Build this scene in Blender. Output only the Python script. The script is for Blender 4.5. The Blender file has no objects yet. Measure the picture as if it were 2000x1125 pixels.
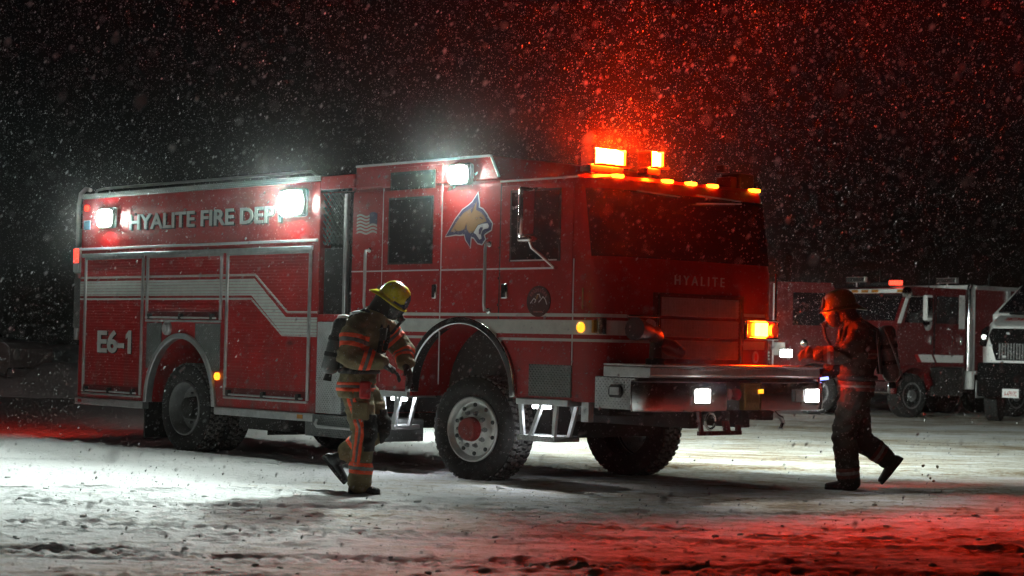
import bpy, bmesh, math, random
import numpy as np
from mathutils import Vector, Matrix, Euler

random.seed(7)
rng = np.random.default_rng(11)
PI = math.pi
R = math.radians
SC = bpy.context.scene
COL = SC.collection

# ------------------------------------------------------------------ camera
cam_data = bpy.data.cameras.new('camera')
cam_data.sensor_width = 36.0
cam_data.lens = 3735.0 / 2000.0 * 36.0
cam_data.clip_start = 0.1
cam_data.clip_end = 900.0
cam_data.dof.use_dof = True
cam_data.dof.focus_distance = 19.2
cam_data.dof.aperture_fstop = 2.8
cam = bpy.data.objects.new('camera', cam_data)
COL.objects.link(cam)
_pt, _r = 0.0283218, -0.0226064
_f = Vector((0, math.cos(_pt), math.sin(_pt)))
_r0 = Vector((1, 0, 0))
_u0 = _r0.cross(_f)
_right = math.cos(_r) * _r0 - math.sin(_r) * _u0
_up = math.cos(_r) * _u0 + math.sin(_r) * _r0
m = Matrix((( _right.x, _up.x, -_f.x, 0), (_right.y, _up.y, -_f.y, 0), (_right.z, _up.z, -_f.z, 1.396), (0, 0, 0, 1)))
cam.matrix_world = m
SC.camera = cam

# ------------------------------------------------------------------ night sky, moon-weak sun, exposure
world = bpy.data.worlds.new('World')
SC.world = world
world.use_nodes = True
wn = world.node_tree
sky = wn.nodes.new('ShaderNodeTexSky')
sky.sky_type = 'NISHITA'
sky.sun_disc = False
sky.sun_elevation = R(18)
sky.sun_rotation = R(200)
bg = wn.nodes['Background']
wn.links.new(sky.outputs[0], bg.inputs[0])
bg.inputs[1].default_value = 0.00012
sun_d = bpy.data.lights.new('moonlight', 'SUN')
sun_d.energy = 0.02
sun_d.angle = R(12)
sun_d.color = (1.0, 0.96, 0.9)
sun = bpy.data.objects.new('moonlight', sun_d)
COL.objects.link(sun)
sun.rotation_euler = (R(62), 0, R(-20))
SC.view_settings.view_transform = 'Standard'
SC.view_settings.look = 'None'
SC.view_settings.exposure = 0.0
SC.view_settings.gamma = 1.0
SC.view_settings.use_curve_mapping = False
cy = SC.cycles
cy.max_bounces = 8
cy.diffuse_bounces = 4
cy.glossy_bounces = 4
cy.volume_bounces = 0
cy.transmission_bounces = 6
cy.sample_clamp_indirect = 6.0
cy.use_denoising = True
cy.volume_step_rate = 4.0

# strengths of the lamps the photograph shows lit
SCENE_W = 270.0        # one white scene light on the body
FAR_W = 320.0         # its counterparts on the far side
CAB_W = 240.0           # the white scene light on the cab
RED_L = 3200.0          # radiance of the red beacon lenses
HAZE = 0.00038

# ------------------------------------------------------------------ materials
MATS = {}
def mat(name, col, rough=0.5, metal=0.0, var=0.12, scale=6.0, coat=0.0, bump=0.0, bscale=60.0, spec=0.5, emit=None, es=0.0, trans=0.0):
    m = bpy.data.materials.new(name)
    m.use_nodes = True
    nt = m.node_tree
    b = nt.nodes['Principled BSDF']
    b.inputs['Roughness'].default_value = rough
    b.inputs['Metallic'].default_value = metal
    b.inputs['Coat Weight'].default_value = coat
    b.inputs['Coat Roughness'].default_value = 0.08
    b.inputs['Specular IOR Level'].default_value = spec
    b.inputs['Transmission Weight'].default_value = trans
    tc = nt.nodes.new('ShaderNodeTexCoord')
    nz = nt.nodes.new('ShaderNodeTexNoise')
    nz.inputs['Scale'].default_value = scale
    nz.inputs['Detail'].default_value = 6.0
    nz.inputs['Roughness'].default_value = 0.65
    nt.links.new(tc.outputs['Object'], nz.inputs['Vector'])
    rp = nt.nodes.new('ShaderNodeValToRGB')
    e = rp.color_ramp.elements
    lo = [max(0, c * (1 - var)) for c in col]
    hi = [min(1, c * (1 + var)) for c in col]
    e[0].position = 0.3; e[0].color = (*lo, 1)
    e[1].position = 0.7; e[1].color = (*hi, 1)
    nt.links.new(nz.outputs['Fac'], rp.inputs['Fac'])
    nt.links.new(rp.outputs['Color'], b.inputs['Base Color'])
    mr = nt.nodes.new('ShaderNodeMapRange')
    mr.inputs['To Min'].default_value = max(0.02, rough - 0.1)
    mr.inputs['To Max'].default_value = min(1, rough + 0.1)
    nt.links.new(nz.outputs['Fac'], mr.inputs['Value'])
    nt.links.new(mr.outputs['Result'], b.inputs['Roughness'])
    if bump:
        n2 = nt.nodes.new('ShaderNodeTexNoise')
        n2.inputs['Scale'].default_value = bscale
        n2.inputs['Detail'].default_value = 4.0
        nt.links.new(tc.outputs['Object'], n2.inputs['Vector'])
        bp = nt.nodes.new('ShaderNodeBump')
        bp.inputs['Strength'].default_value = bump
        bp.inputs['Distance'].default_value = 0.01
        nt.links.new(n2.outputs['Fac'], bp.inputs['Height'])
        nt.links.new(bp.outputs['Normal'], b.inputs['Normal'])
    if emit:
        b.inputs['Emission Color'].default_value = (*emit, 1)
        b.inputs['Emission Strength'].default_value = es
    MATS[name] = m
    return m

def tread_mat(name, col, rough, metal, k=60.0):
    """diamond tread plate: crossed raised dashes as bump"""
    m = mat(name, col, rough, metal, var=0.25, scale=4)
    nt = m.node_tree
    b = nt.nodes['Principled BSDF']
    tc = nt.nodes.new('ShaderNodeTexCoord')
    def wave(rot):
        mp = nt.nodes.new('ShaderNodeMapping')
        mp.inputs['Rotation'].default_value = rot
        nt.links.new(tc.outputs['Object'], mp.inputs['Vector'])
        w = nt.nodes.new('ShaderNodeTexWave')
        w.inputs['Scale'].default_value = k / 6.0
        w.inputs['Distortion'].default_value = 0.3
        nt.links.new(mp.outputs['Vector'], w.inputs['Vector'])
        return w
    a, c = wave((0.0, R(45), 0.0)), wave((0.0, R(-45), 0.0))
    mx = nt.nodes.new('ShaderNodeMath'); mx.operation = 'MULTIPLY'
    nt.links.new(a.outputs['Fac'], mx.inputs[0]); nt.links.new(c.outputs['Fac'], mx.inputs[1])
    bp = nt.nodes.new('ShaderNodeBump'); bp.inputs['Strength'].default_value = 0.8; bp.inputs['Distance'].default_value = 0.012
    nt.links.new(mx.outputs[0], bp.inputs['Height'])
    nt.links.new(bp.outputs['Normal'], b.inputs['Normal'])
    return m

def lamp_mat(name, emit, es, base=(0.6, 0.6, 0.6)):
    return mat(name, base, 0.2, emit=emit, es=es, var=0.05)

def grime(m):
    """road salt and slush spray caked on the lower panels, in streaky patches"""
    nt = m.node_tree; b = nt.nodes['Principled BSDF']
    src = b.inputs['Base Color'].links[0].from_socket
    tc = nt.nodes.new('ShaderNodeTexCoord')
    mp = nt.nodes.new('ShaderNodeMapping'); mp.inputs['Scale'].default_value = (5, 5, 1.6)
    nt.links.new(tc.outputs['Object'], mp.inputs['Vector'])
    nz = nt.nodes.new('ShaderNodeTexNoise'); nz.inputs['Scale'].default_value = 1.4; nz.inputs['Detail'].default_value = 7
    nt.links.new(mp.outputs['Vector'], nz.inputs['Vector'])
    sp = nt.nodes.new('ShaderNodeSeparateXYZ'); nt.links.new(tc.outputs['Object'], sp.inputs[0])
    hz = nt.nodes.new('ShaderNodeMapRange'); hz.inputs['From Min'].default_value = 1.5; hz.inputs['From Max'].default_value = 0.5
    nt.links.new(sp.outputs['Z'], hz.inputs['Value'])
    th = nt.nodes.new('ShaderNodeMapRange'); th.inputs['From Min'].default_value = 0.42; th.inputs['From Max'].default_value = 0.72
    nt.links.new(nz.outputs['Fac'], th.inputs['Value'])
    ad = nt.nodes.new('ShaderNodeMath'); ad.operation = 'MULTIPLY_ADD'; ad.inputs[1].default_value = 0.7; ad.inputs[2].default_value = 0.06
    nt.links.new(hz.outputs[0], ad.inputs[0])
    ml = nt.nodes.new('ShaderNodeMath'); ml.operation = 'MULTIPLY'
    nt.links.new(ad.outputs[0], ml.inputs[0]); nt.links.new(th.outputs[0], ml.inputs[1])
    mx = nt.nodes.new('ShaderNodeMix'); mx.data_type = 'RGBA'
    mx.inputs['B'].default_value = (0.1, 0.085, 0.075, 1)
    nt.links.new(ml.outputs[0], mx.inputs['Factor']); nt.links.new(src, mx.inputs['A'])
    nt.links.new(mx.outputs['Result'], b.inputs['Base Color'])

RED = mat('red_paint', (0.34, 0.007, 0.008), 0.38, var=0.25, scale=3, coat=0.06, bump=0.03, bscale=140)
grime(RED)
DRED = mat('dark_red_paint', (0.12, 0.007, 0.008), 0.4, var=0.2, scale=5, coat=0.3)
CHROME = mat('chrome', (0.72, 0.72, 0.72), 0.14, 1.0, var=0.1, scale=10)
TRIM = mat('bright_trim', (0.72, 0.72, 0.72), 0.38, 0.35, var=0.08)
ALU = mat('brushed_aluminium', (0.55, 0.56, 0.56), 0.42, 0.85, var=0.18, scale=12, bump=0.05)
TREAD = tread_mat('tread_plate', (0.56, 0.57, 0.57), 0.36, 0.8)
DTREAD = tread_mat('grimy_tread_plate', (0.16, 0.17, 0.165), 0.5, 0.5)
STRIPE = mat('reflective_stripe', (0.52, 0.53, 0.5), 0.5, var=0.12, scale=9)
LETTER = mat('silver_lettering', (0.55, 0.57, 0.55), 0.5, var=0.1)
SHADOWL = mat('black_lettering', (0.02, 0.02, 0.02), 0.5)
WHEELALU = mat('polished_wheel', (0.62, 0.62, 0.6), 0.33, 0.55, var=0.12, scale=14)
DULLP = mat('dull_pale_paint', (0.28, 0.24, 0.23), 0.45, var=0.2)
RUBBER = mat('tyre_rubber', (0.022, 0.021, 0.02), 0.85, var=0.5, scale=14, bump=0.25, bscale=90)
BLACK = mat('black_plastic', (0.018, 0.018, 0.018), 0.45, var=0.3)
MATTE = mat('matte_black', (0.008, 0.008, 0.008), 0.9, var=0.3, spec=0.1)
CHASSIS = mat('grimy_chassis', (0.03, 0.028, 0.026), 0.8, var=0.5, scale=9, bump=0.3)
GLASS = mat('dark_glass', (0.012, 0.012, 0.014), 0.06, var=0.2, spec=0.6)
DARKRIM = mat('dull_steel_rim', (0.24, 0.24, 0.24), 0.55, 0.6, var=0.3)
HUBRED = mat('hub_red', (0.24, 0.025, 0.022), 0.5, var=0.3, scale=12)
TANK = mat('cylinder_grey', (0.055, 0.058, 0.056), 0.4, var=0.2)
GOLD = mat('speaker_grille', (0.4, 0.3, 0.12), 0.35, 0.8, var=0.3, scale=40, bump=0.6, bscale=160)
MESH = mat('grille_mesh', (0.5, 0.5, 0.5), 0.45, 0.3, var=0.2, scale=30, bump=0.8, bscale=120)
WHITEP = mat('white_paint', (0.8, 0.79, 0.77), 0.35, var=0.08, scale=4, coat=0.3)
LENS_W = lamp_mat('lit_white_lens', (0.88, 1.0, 0.92), 450.0)
LENS_FLOOD = lamp_mat('lit_far_flood', (1.0, 0.95, 0.9), 60.0)
LENS_STEP = lamp_mat('lit_step_lens', (0.9, 0.95, 1.0), 26.0)
LENS_FOG = lamp_mat('lit_bumper_lens', (1.0, 0.98, 0.95), 30.0)
LENS_RED = lamp_mat('lit_red_beacon', (1.0, 0.02, 0.0005), RED_L, (0.5, 0.05, 0.02))
GLOW_TOP = lamp_mat('added_beacon_glow', (1.0, 0.018, 0.0004), RED_L * 30.0, (0.5, 0.05, 0.02))  # added emitter on top of the beacons, far brighter than the lens
LENS_REDF = lamp_mat('lit_front_warning', (1.0, 0.03, 0.0008), 850.0, (0.5, 0.05, 0.02))
LENS_MARK = lamp_mat('lit_marker', (1.0, 0.2, 0.008), 14.0, (0.5, 0.2, 0.02))
LENS_AMB = lamp_mat('lit_amber', (1.0, 0.38, 0.02), 2.2, (0.6, 0.25, 0.02))
LENS_TAIL = lamp_mat('lit_tail', (1.0, 0.04, 0.02), 3.0, (0.5, 0.02, 0.02))
AMBER_OFF = mat('amber_lens', (0.5, 0.2, 0.02), 0.3)
CLEAR_OFF = mat('unlit_lens', (0.5, 0.52, 0.52), 0.15, var=0.2, scale=40)
BLUE_OFF = mat('blue_lens', (0.12, 0.2, 0.3), 0.3)
NAVY = mat('navy_print', (0.035, 0.03, 0.09), 0.5)
TANP = mat('gold_print', (0.27, 0.145, 0.06), 0.5)
WHITEPR = mat('white_print', (0.6, 0.6, 0.62), 0.5)
MAROON = mat('maroon_print', (0.05, 0.012, 0.012), 0.5)
ROSE = mat('faded_print', (0.2, 0.06, 0.06), 0.5)
REDPR = mat('red_print', (0.45, 0.02, 0.02), 0.5)
# clothing
TAN = mat('turnout_tan', (0.17, 0.135, 0.07), 0.9, var=0.35, scale=7, bump=0.35, bscale=70)
SHADED_TAN = mat('turnout_tan_shaded', (0.018, 0.015, 0.01), 0.9, var=0.4, scale=7, bump=0.35, bscale=70)  # turnout cloth with the second man's shade put into its colour
HOOD = mat('knit_hood', (0.02, 0.018, 0.016), 0.95, var=0.3, bump=0.3)
ORANGE = mat('fluorescent_orange', (0.95, 0.11, 0.04), 0.7, var=0.12, scale=20)
SHADED_ORANGE = mat('shaded_orange', (0.1, 0.02, 0.012), 0.8, var=0.3, scale=12)  # orange trim darkened in colour to show it in shade
SILVERB = mat('retroreflective_trim', (0.16, 0.15, 0.14), 0.6, var=0.2, scale=20)
YELLOW = mat('helmet_yellow', (0.74, 0.66, 0.01), 0.28, var=0.25, scale=9, coat=0.4)
SHADED_YELLOW = mat('helmet_yellow_shaded', (0.05, 0.075, 0.018), 0.4, var=0.25, scale=9, coat=0.2)  # helmet yellow with shade painted into the base colour
GLOVE = mat('black_glove', (0.03, 0.028, 0.026), 0.8, var=0.4, bump=0.3)
BOOT = mat('black_boot', (0.014, 0.014, 0.015), 0.45, var=0.4, bump=0.15)
STRAP = mat('black_webbing', (0.016, 0.016, 0.016), 0.8)
VISOR = mat('mask_lens', (0.07, 0.07, 0.07), 0.12, var=0.1)
SKIN = mat('skin', (0.42, 0.24, 0.16), 0.6, var=0.1)
LENS_FARB = lamp_mat('lit_far_beacon', (1.0, 0.06, 0.03), 3.0, (0.5, 0.05, 0.02))
BLUE_L = lamp_mat('lit_gauge', (0.25, 0.35, 1.0), 3.0)

# ------------------------------------------------------------------ object helpers
def link(o, parent=None):
    COL.objects.link(o)
    if parent is not None:
        o.parent = parent
    return o

def empty(name, loc, rz=0.0):
    o = bpy.data.objects.new(name, None)
    o.location = loc
    o.rotation_euler = (0, 0, rz)
    return link(o)

def tag(o, label=None, cat=None, group=None, kind=None):
    if label: o['label'] = label
    if cat: o['category'] = cat
    if group: o['group'] = group
    if kind: o['kind'] = kind
    return o

class MB:
    def __init__(s):
        s.bm = bmesh.new()
    def faces(s, vs, fs):
        v = [s.bm.verts.new(p) for p in vs]
        for f in fs:
            try: s.bm.faces.new([v[i] for i in f])
            except ValueError: pass
        return v
    def box(s, x0, x1, y0, y1, z0, z1):
        v = [(x, y, z) for x in (x0, x1) for y in (y0, y1) for z in (z0, z1)]
        s.faces(v, [(0, 1, 3, 2), (4, 6, 7, 5), (0, 4, 5, 1), (2, 3, 7, 6), (0, 2, 6, 4), (1, 5, 7, 3)])
        return s
    def prism(s, poly, a0, a1, axis='y'):
        """poly in (x,z) for axis y, (y,z) for axis x, (x,y) for axis z"""
        n = len(poly)
        def P(p, a):
            return {'y': (p[0], a, p[1]), 'x': (a, p[0], p[1]), 'z': (p[0], p[1], a)}[axis]
        vs = [P(p, a0) for p in poly] + [P(p, a1) for p in poly]
        fs = [tuple(range(n)), tuple(range(2 * n - 1, n - 1, -1))]
        fs += [(i, i + n, (i + 1) % n + n, (i + 1) % n) for i in range(n)]
        s.faces(vs, fs)
        return s
    def loft(s, rings, cap=True, closed=True):
        n = len(rings[0])
        vs = [p for r in rings for p in r]
        fs = []
        for k in range(len(rings) - 1):
            for i in range(n if closed else n - 1):
                j = (i + 1) % n
                fs.append((k * n + i, k * n + j, (k + 1) * n + j, (k + 1) * n + i))
        if cap:
            fs.append(tuple(range(n - 1, -1, -1)))
            fs.append(tuple(range((len(rings) - 1) * n, len(rings) * n)))
        s.faces(vs, fs)
        return s
    def tube(s, pts, r, seg=8, cap=True):
        pts = [Vector(p) for p in pts]
        rs = r if isinstance(r, (list, tuple)) else [r] * len(pts)
        rings = []
        ref = None
        for i, p in enumerate(pts):
            d = (pts[min(i + 1, len(pts) - 1)] - pts[max(i - 1, 0)]).normalized()
            if ref is None:
                ref = Vector((0, 0, 1)) if abs(d.z) < 0.9 else Vector((1, 0, 0))
            a = d.cross(ref).normalized()
            b = a.cross(d).normalized()
            ref = b
            rings.append([tuple(p + rs[i] * (math.cos(t) * a + math.sin(t) * b)) for t in [2 * PI * k / seg for k in range(seg)]])
        return s.loft(rings, cap)
    def lathe(s, prof, c, axis='y', seg=40, cap=True):
        """prof: list of (offset along axis, radius)"""
        rings = []
        for a, r in prof:
            ring = []
            for k in range(seg):
                t = 2 * PI * k / seg
                u, v = r * math.cos(t), r * math.sin(t)
                ring.append({'y': (c[0] + u, c[1] + a, c[2] + v), 'x': (c[0] + a, c[1] + u, c[2] + v), 'z': (c[0] + u, c[1] + v, c[2] + a)}[axis])
            rings.append(ring)
        return s.loft(rings, cap)
    def build(s, name, m, parent=None, bevel=0.0, smooth=True, angle=40, seg=2):
        bmesh.ops.recalc_face_normals(s.bm, faces=s.bm.faces)
        me = bpy.data.meshes.new(name)
        s.bm.to_mesh(me); s.bm.free()
        me.materials.append(m)
        if smooth:
            me.polygons.foreach_set('use_smooth', [True] * len(me.polygons))
            me.set_sharp_from_angle(angle=R(angle))
        o = link(bpy.data.objects.new(name, me), parent)
        if bevel:
            b = o.modifiers.new('bevel', 'BEVEL')
            b.width = bevel; b.segments = seg; b.limit_method = 'ANGLE'; b.angle_limit = R(35)
        return o

def text_mesh(name, body, m, parent, x0, x1, z0, z1, plane='side', at=0.0, depth=0.006, bold=0.0, mirror=False, shear=0.0):
    c = bpy.data.curves.new('lettering', 'FONT')
    c.body = body; c.size = 1.0; c.extrude = 0.02; c.offset = bold; c.shear = shear
    c.resolution_u = 3
    o = bpy.data.objects.new('lettering', c)
    COL.objects.link(o)
    dg = bpy.context.evaluated_depsgraph_get()
    me = bpy.data.meshes.new_from_object(o.evaluated_get(dg))
    bpy.data.objects.remove(o); bpy.data.curves.remove(c)
    n = len(me.vertices)
    co = np.empty(n * 3); me.vertices.foreach_get('co', co); co = co.reshape(-1, 3)
    mn, mxx = co.min(0), co.max(0)
    u = (co[:, 0] - mn[0]) / (mxx[0] - mn[0])
    if mirror: u = 1 - u
    v = (co[:, 1] - mn[1]) / (mxx[1] - mn[1])
    w = (co[:, 2] - mn[2]) / (mxx[2] - mn[2])
    U = x0 + u * (x1 - x0); V = z0 + v * (z1 - z0); Wd = w * depth
    if plane == 'side': out = np.stack([U, at - Wd, V], 1)
    elif plane == 'front': out = np.stack([at + Wd, U, V], 1)
    me.vertices.foreach_set('co', out.ravel())
    me.materials.clear(); me.materials.append(m)
    me.name = name
    return link(bpy.data.objects.new(name, me), parent)

def split_loose(o, sub=None, subname='letter_shadow'):
    """one object per separate piece; pieces of a second mesh become sub-parts of the nearest piece"""
    def islands(ob):
        bm = bmesh.new(); bm.from_mesh(ob.data)
        seen = set(); out = []
        for v in bm.verts:
            if v.index in seen: continue
            st = [v]; grp = set()
            while st:
                x = st.pop()
                if x.index in grp: continue
                grp.add(x.index)
                st += [e.other_vert(x) for e in x.link_edges if e.other_vert(x).index not in grp]
            seen |= grp
            b2 = bmesh.new(); mp = {}
            for i in grp: mp[i] = b2.verts.new(bm.verts[i].co) if False else None
            bm.verts.ensure_lookup_table()
            for i in sorted(grp): mp[i] = b2.verts.new(bm.verts[i].co)
            fs = {f for i in grp for f in bm.verts[i].link_faces}
            for f in fs:
                try: b2.faces.new([mp[w.index] for w in f.verts])
                except ValueError: pass
            me = bpy.data.meshes.new(ob.name); b2.to_mesh(me); b2.free()
            me.materials.append(ob.data.materials[0])
            cx = sum((w.co for w in me.vertices), Vector()) / len(me.vertices)
            out.append((me, cx))
        bm.free()
        return out
    base = o.name.split('.')[0]
    res = []
    for me, cx in islands(o):
        n = link(bpy.data.objects.new(base, me), o.parent)
        res.append((n, cx))
    if sub is not None:
        for me, cx in islands(sub):
            par = min(res, key=lambda r: (r[1] - cx).length)[0]
            link(bpy.data.objects.new(subname, me), par)
        bpy.data.objects.remove(sub)
    bpy.data.objects.remove(o)
    return [r[0] for r in res]

def area_lamp(name, parent, loc, direction, sx, sy, power, color, spread=170):
    d = bpy.data.lights.new(name, 'AREA')
    d.shape = 'RECTANGLE'; d.size = sx; d.size_y = sy
    d.energy = power; d.color = color; d.spread = R(spread)
    o = bpy.data.objects.new(name, d)
    link(o, parent)
    o.location = loc
    o.rotation_euler = Vector(direction).to_track_quat('-Z', 'Y').to_euler()
    return o

# ------------------------------------------------------------------ snow covered ground
def vnoise(x, y, seed=0):
    xi = np.floor(x).astype(np.int64); yi = np.floor(y).astype(np.int64)
    xf = x - xi; yf = y - yi
    def h(a, b):
        n = (a * 374761393 + b * 668265263 + seed * 982451653) & 0x7fffffff
        n = ((n ^ (n >> 13)) * 1274126177) & 0x7fffffff
        return ((n ^ (n >> 16)) & 0xffff) / 65535.0
    u = xf * xf * (3 - 2 * xf); v = yf * yf * (3 - 2 * yf)
    return (h(xi, yi) * (1 - u) + h(xi + 1, yi) * u) * (1 - v) + (h(xi, yi + 1) * (1 - u) + h(xi + 1, yi + 1) * u) * v

def fbm(x, y, oct=4, seed=0, gain=0.5):
    s = 0; a = 1; t = 0
    for k in range(oct):
        s = s + a * vnoise(x * 2 ** k, y * 2 ** k, seed + k * 17); t += a; a *= gain
    return s / t

ENG_RZ0 = -0.826022721
FOOT = [(-1.7 - 0.68 * k, 17.2 + 0.2 * (k % 2) - 0.05 * k) for k in range(8)] + [(4.1 + 0.66 * k, 19.1 + 0.2 * (k % 2) + 0.04 * k) for k in range(7)]
FOOT += [(0.6 + 0.7 * k, 14.6 - 0.25 * k + 0.2 * (k % 2)) for k in range(6)]
def ground_height(x, y):
    c, s_ = math.cos(R(8)), math.sin(R(8))
    u = x * c + y * s_; v = -x * s_ + y * c
    near = np.clip((19.0 - y) / 7.0, 0, 1) ** 1.1
    h = (fbm(u * 0.35, v * 0.9, 3, 3) - 0.5) * 0.03
    h += (fbm(u * 2.2, v * 6.0, 4, 9) - 0.5) * (0.016 + 0.012 * near)
    patch = np.clip(fbm(u * 0.5, v * 1.1, 3, 91) * 2.6 - 0.8, 0, 1)
    clod = np.clip(fbm(u * 6.5, v * 13.0, 3, 31) - 0.58, 0, 1)
    h += clod * (0.035 + 0.05 * near) * patch
    clod2 = np.clip(fbm(u * 2.4, v * 6.5, 4, 71) - 0.62, 0, 1)
    h += clod2 * (0.035 + 0.04 * near) * patch
    rut = np.clip(fbm(u * 0.45, v * 4.2, 3, 57) - 0.58, 0, 1)
    h -= rut * 0.03
    fine_ = np.clip(fbm(u * 8.0, v * 17.0, 3, 131) - 0.5, 0, 1)
    h += fine_ * (0.03 + 0.045 * near) * (0.35 + 0.65 * patch)
    # ruts the engine left as it rolled in
    ca, sa = math.cos(ENG_RZ0), math.sin(ENG_RZ0)
    ex, ey = x + 0.37778, y - 19.09865
    lx = ex * ca + ey * sa; ly = -ex * sa + ey * ca
    for c in (0.2, 2.3):
        t = np.abs(ly - c - 0.05 * np.sin(lx * 0.7))
        rutm = np.clip((0.24 - t) / 0.05, 0, 1) * np.clip((-lx - 0.3) / 0.3, 0, 1)
        h -= rutm * (0.025 + 0.012 * np.sign(np.sin(lx * 60 + 6 * t)))
        h += np.clip(1 - np.abs(t - 0.3) / 0.06, 0, 1) * 0.02 * np.clip((-lx - 0.3) / 0.3, 0, 1)
    # tracks of vehicles that crossed the foreground
    for c0, sl in ((13.7, -0.10), (12.0, -0.10), (15.9, 0.05), (21.5, 0.12)):
        t = np.abs(y - c0 - sl * x - 0.08 * np.sin(x * 0.6))
        rm_ = np.clip((0.19 - t) / 0.05, 0, 1)
        h -= rm_ * (0.016 + 0.006 * np.sign(np.sin(x * 48 + 20 * t)))
        h += np.clip(1 - np.abs(t - 0.25) / 0.07, 0, 1) * 0.012 * (0.4 + fbm(x * 3, y * 3, 2, 5))
    # boot prints of the two walkers
    for px, py in FOOT:
        d = ((x - px) / 0.15) ** 2 + ((y - py) / 0.06) ** 2
        h -= 0.035 * np.clip(1.4 - d, 0, 1)
        h += 0.022 * np.exp(-((np.sqrt(d) - 1.5) / 0.28) ** 2)
    fade = 1.0 / (1.0 + np.clip((np.hypot(x, y - 18) - 24) / 10, 0, None) ** 2)
    return h * fade

def graded(a, b, step, lo, hi):
    out = list(np.arange(a, b + 1e-6, step))
    s = step; v = out[-1]
    while v < hi:
        s *= 1.22; v += s; out.append(v)
    s = step; v = out[0]; pre = []
    while v > lo:
        s *= 1.22; v -= s; pre.append(v)
    return np.array(pre[::-1] + out)

def build_ground():
    xs = graded(-6.8, 6.8, 0.025, -130, 130)
    ys = graded(10.2, 22.5, 0.025, -30, 190)
    X, Y = np.meshgrid(xs, ys)
    Z = ground_height(X, Y)
    co = np.stack([X, Y, Z], -1).reshape(-1, 3)
    nx, ny = len(xs), len(ys)
    idx = np.arange(nx * ny).reshape(ny, nx)
    q = np.stack([idx[:-1, :-1], idx[:-1, 1:], idx[1:, 1:], idx[1:, :-1]], -1).reshape(-1, 4)
    me = bpy.data.meshes.new('snowy_ground')
    me.vertices.add(len(co)); me.vertices.foreach_set('co', co.ravel())
    me.loops.add(q.size); me.loops.foreach_set('vertex_index', q.ravel())
    me.polygons.add(len(q)); me.polygons.foreach_set('loop_start', np.arange(0, q.size, 4))
    me.update()
    me.polygons.foreach_set('use_smooth', np.ones(len(q), bool))
    m = bpy.data.materials.new('trodden_snow'); m.use_nodes = True
    nt = m.node_tree; b = nt.nodes['Principled BSDF']
    b.inputs['Roughness'].default_value = 0.75
    b.inputs['Specular IOR Level'].default_value = 0.25
    tc = nt.nodes.new('ShaderNodeTexCoord')
    def noise(scale, stretch, detail, rot=8, rough=0.6):
        mp = nt.nodes.new('ShaderNodeMapping')
        mp.inputs['Scale'].default_value = (scale * stretch, scale, scale)
        mp.inputs['Rotation'].default_value = (0, 0, R(rot))
        nt.links.new(tc.outputs['Object'], mp.inputs['Vector'])
        n = nt.nodes.new('ShaderNodeTexNoise'); n.inputs['Scale'].default_value = 1.0
        n.inputs['Detail'].default_value = detail; n.inputs['Roughness'].default_value = rough
        nt.links.new(mp.outputs['Vector'], n.inputs['Vector'])
        return n.outputs['Fac']
    def math_(op, a, bb):
        n = nt.nodes.new('ShaderNodeMath'); n.operation = op
        for i, v in enumerate((a, bb)):
            if isinstance(v, (int, float)): n.inputs[i].default_value = v
            else: nt.links.new(v, n.inputs[i])
        return n.outputs[0]
    sep = nt.nodes.new('ShaderNodeSeparateXYZ'); nt.links.new(tc.outputs['Object'], sep.inputs[0])
    wear = nt.nodes.new('ShaderNodeMapRange')          # the driven-on strip near the photographer carries more grit
    wear.inputs['From Min'].default_value = 16.0; wear.inputs['From Max'].default_value = 10.5
    wear.inputs['To Min'].default_value = -0.03; wear.inputs['To Max'].default_value = 0.08
    nt.links.new(sep.outputs['Y'], wear.inputs['Value'])
    wx = nt.nodes.new('ShaderNodeMapRange')
    wx.inputs['From Min'].default_value = -3.0; wx.inputs['From Max'].default_value = 2.0
    wx.inputs['To Min'].default_value = -0.09; wx.inputs['To Max'].default_value = 0.07
    nt.links.new(sep.outputs['X'], wx.inputs['Value'])
    big = noise(0.55, 0.45, 3)
    mid = noise(4.5, 0.35, 6)
    fine = noise(26, 0.5, 5)
    f = math_('ADD', math_('ADD', math_('MULTIPLY', big, 0.35), math_('MULTIPLY', mid, 0.4)), math_('MULTIPLY', fine, 0.25))
    f = math_('ADD', math_('ADD', f, wear.outputs[0]), wx.outputs[0])
    rp = nt.nodes.new('ShaderNodeValToRGB')
    e = rp.color_ramp.elements
    e[0].position = 0.46; e[0].color = (0.78, 0.79, 0.80, 1)
    e[1].position = 0.70; e[1].color = (0.07, 0.05, 0.032, 1)
    k = rp.color_ramp.elements.new(0.54); k.color = (0.6, 0.57, 0.5, 1)
    k = rp.color_ramp.elements.new(0.61); k.color = (0.33, 0.25, 0.16, 1)
    nt.links.new(f, rp.inputs['Fac'])
    nt.links.new(rp.outputs['Color'], b.inputs['Base Color'])
    bp = nt.nodes.new('ShaderNodeBump'); bp.inputs['Strength'].default_value = 0.8; bp.inputs['Distance'].default_value = 0.03
    hh = math_('ADD', math_('MULTIPLY', noise(14, 0.45, 6), 0.7), math_('MULTIPLY', noise(60, 0.7, 4), 0.3))
    nt.links.new(hh, bp.inputs['Height'])
    nt.links.new(bp.outputs['Normal'], b.inputs['Normal'])
    me.materials.append(m)
    MATS['snow'] = m
    o = link(bpy.data.objects.new('snowy_ground', me))
    return tag(o, kind='structure')
build_ground()

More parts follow.
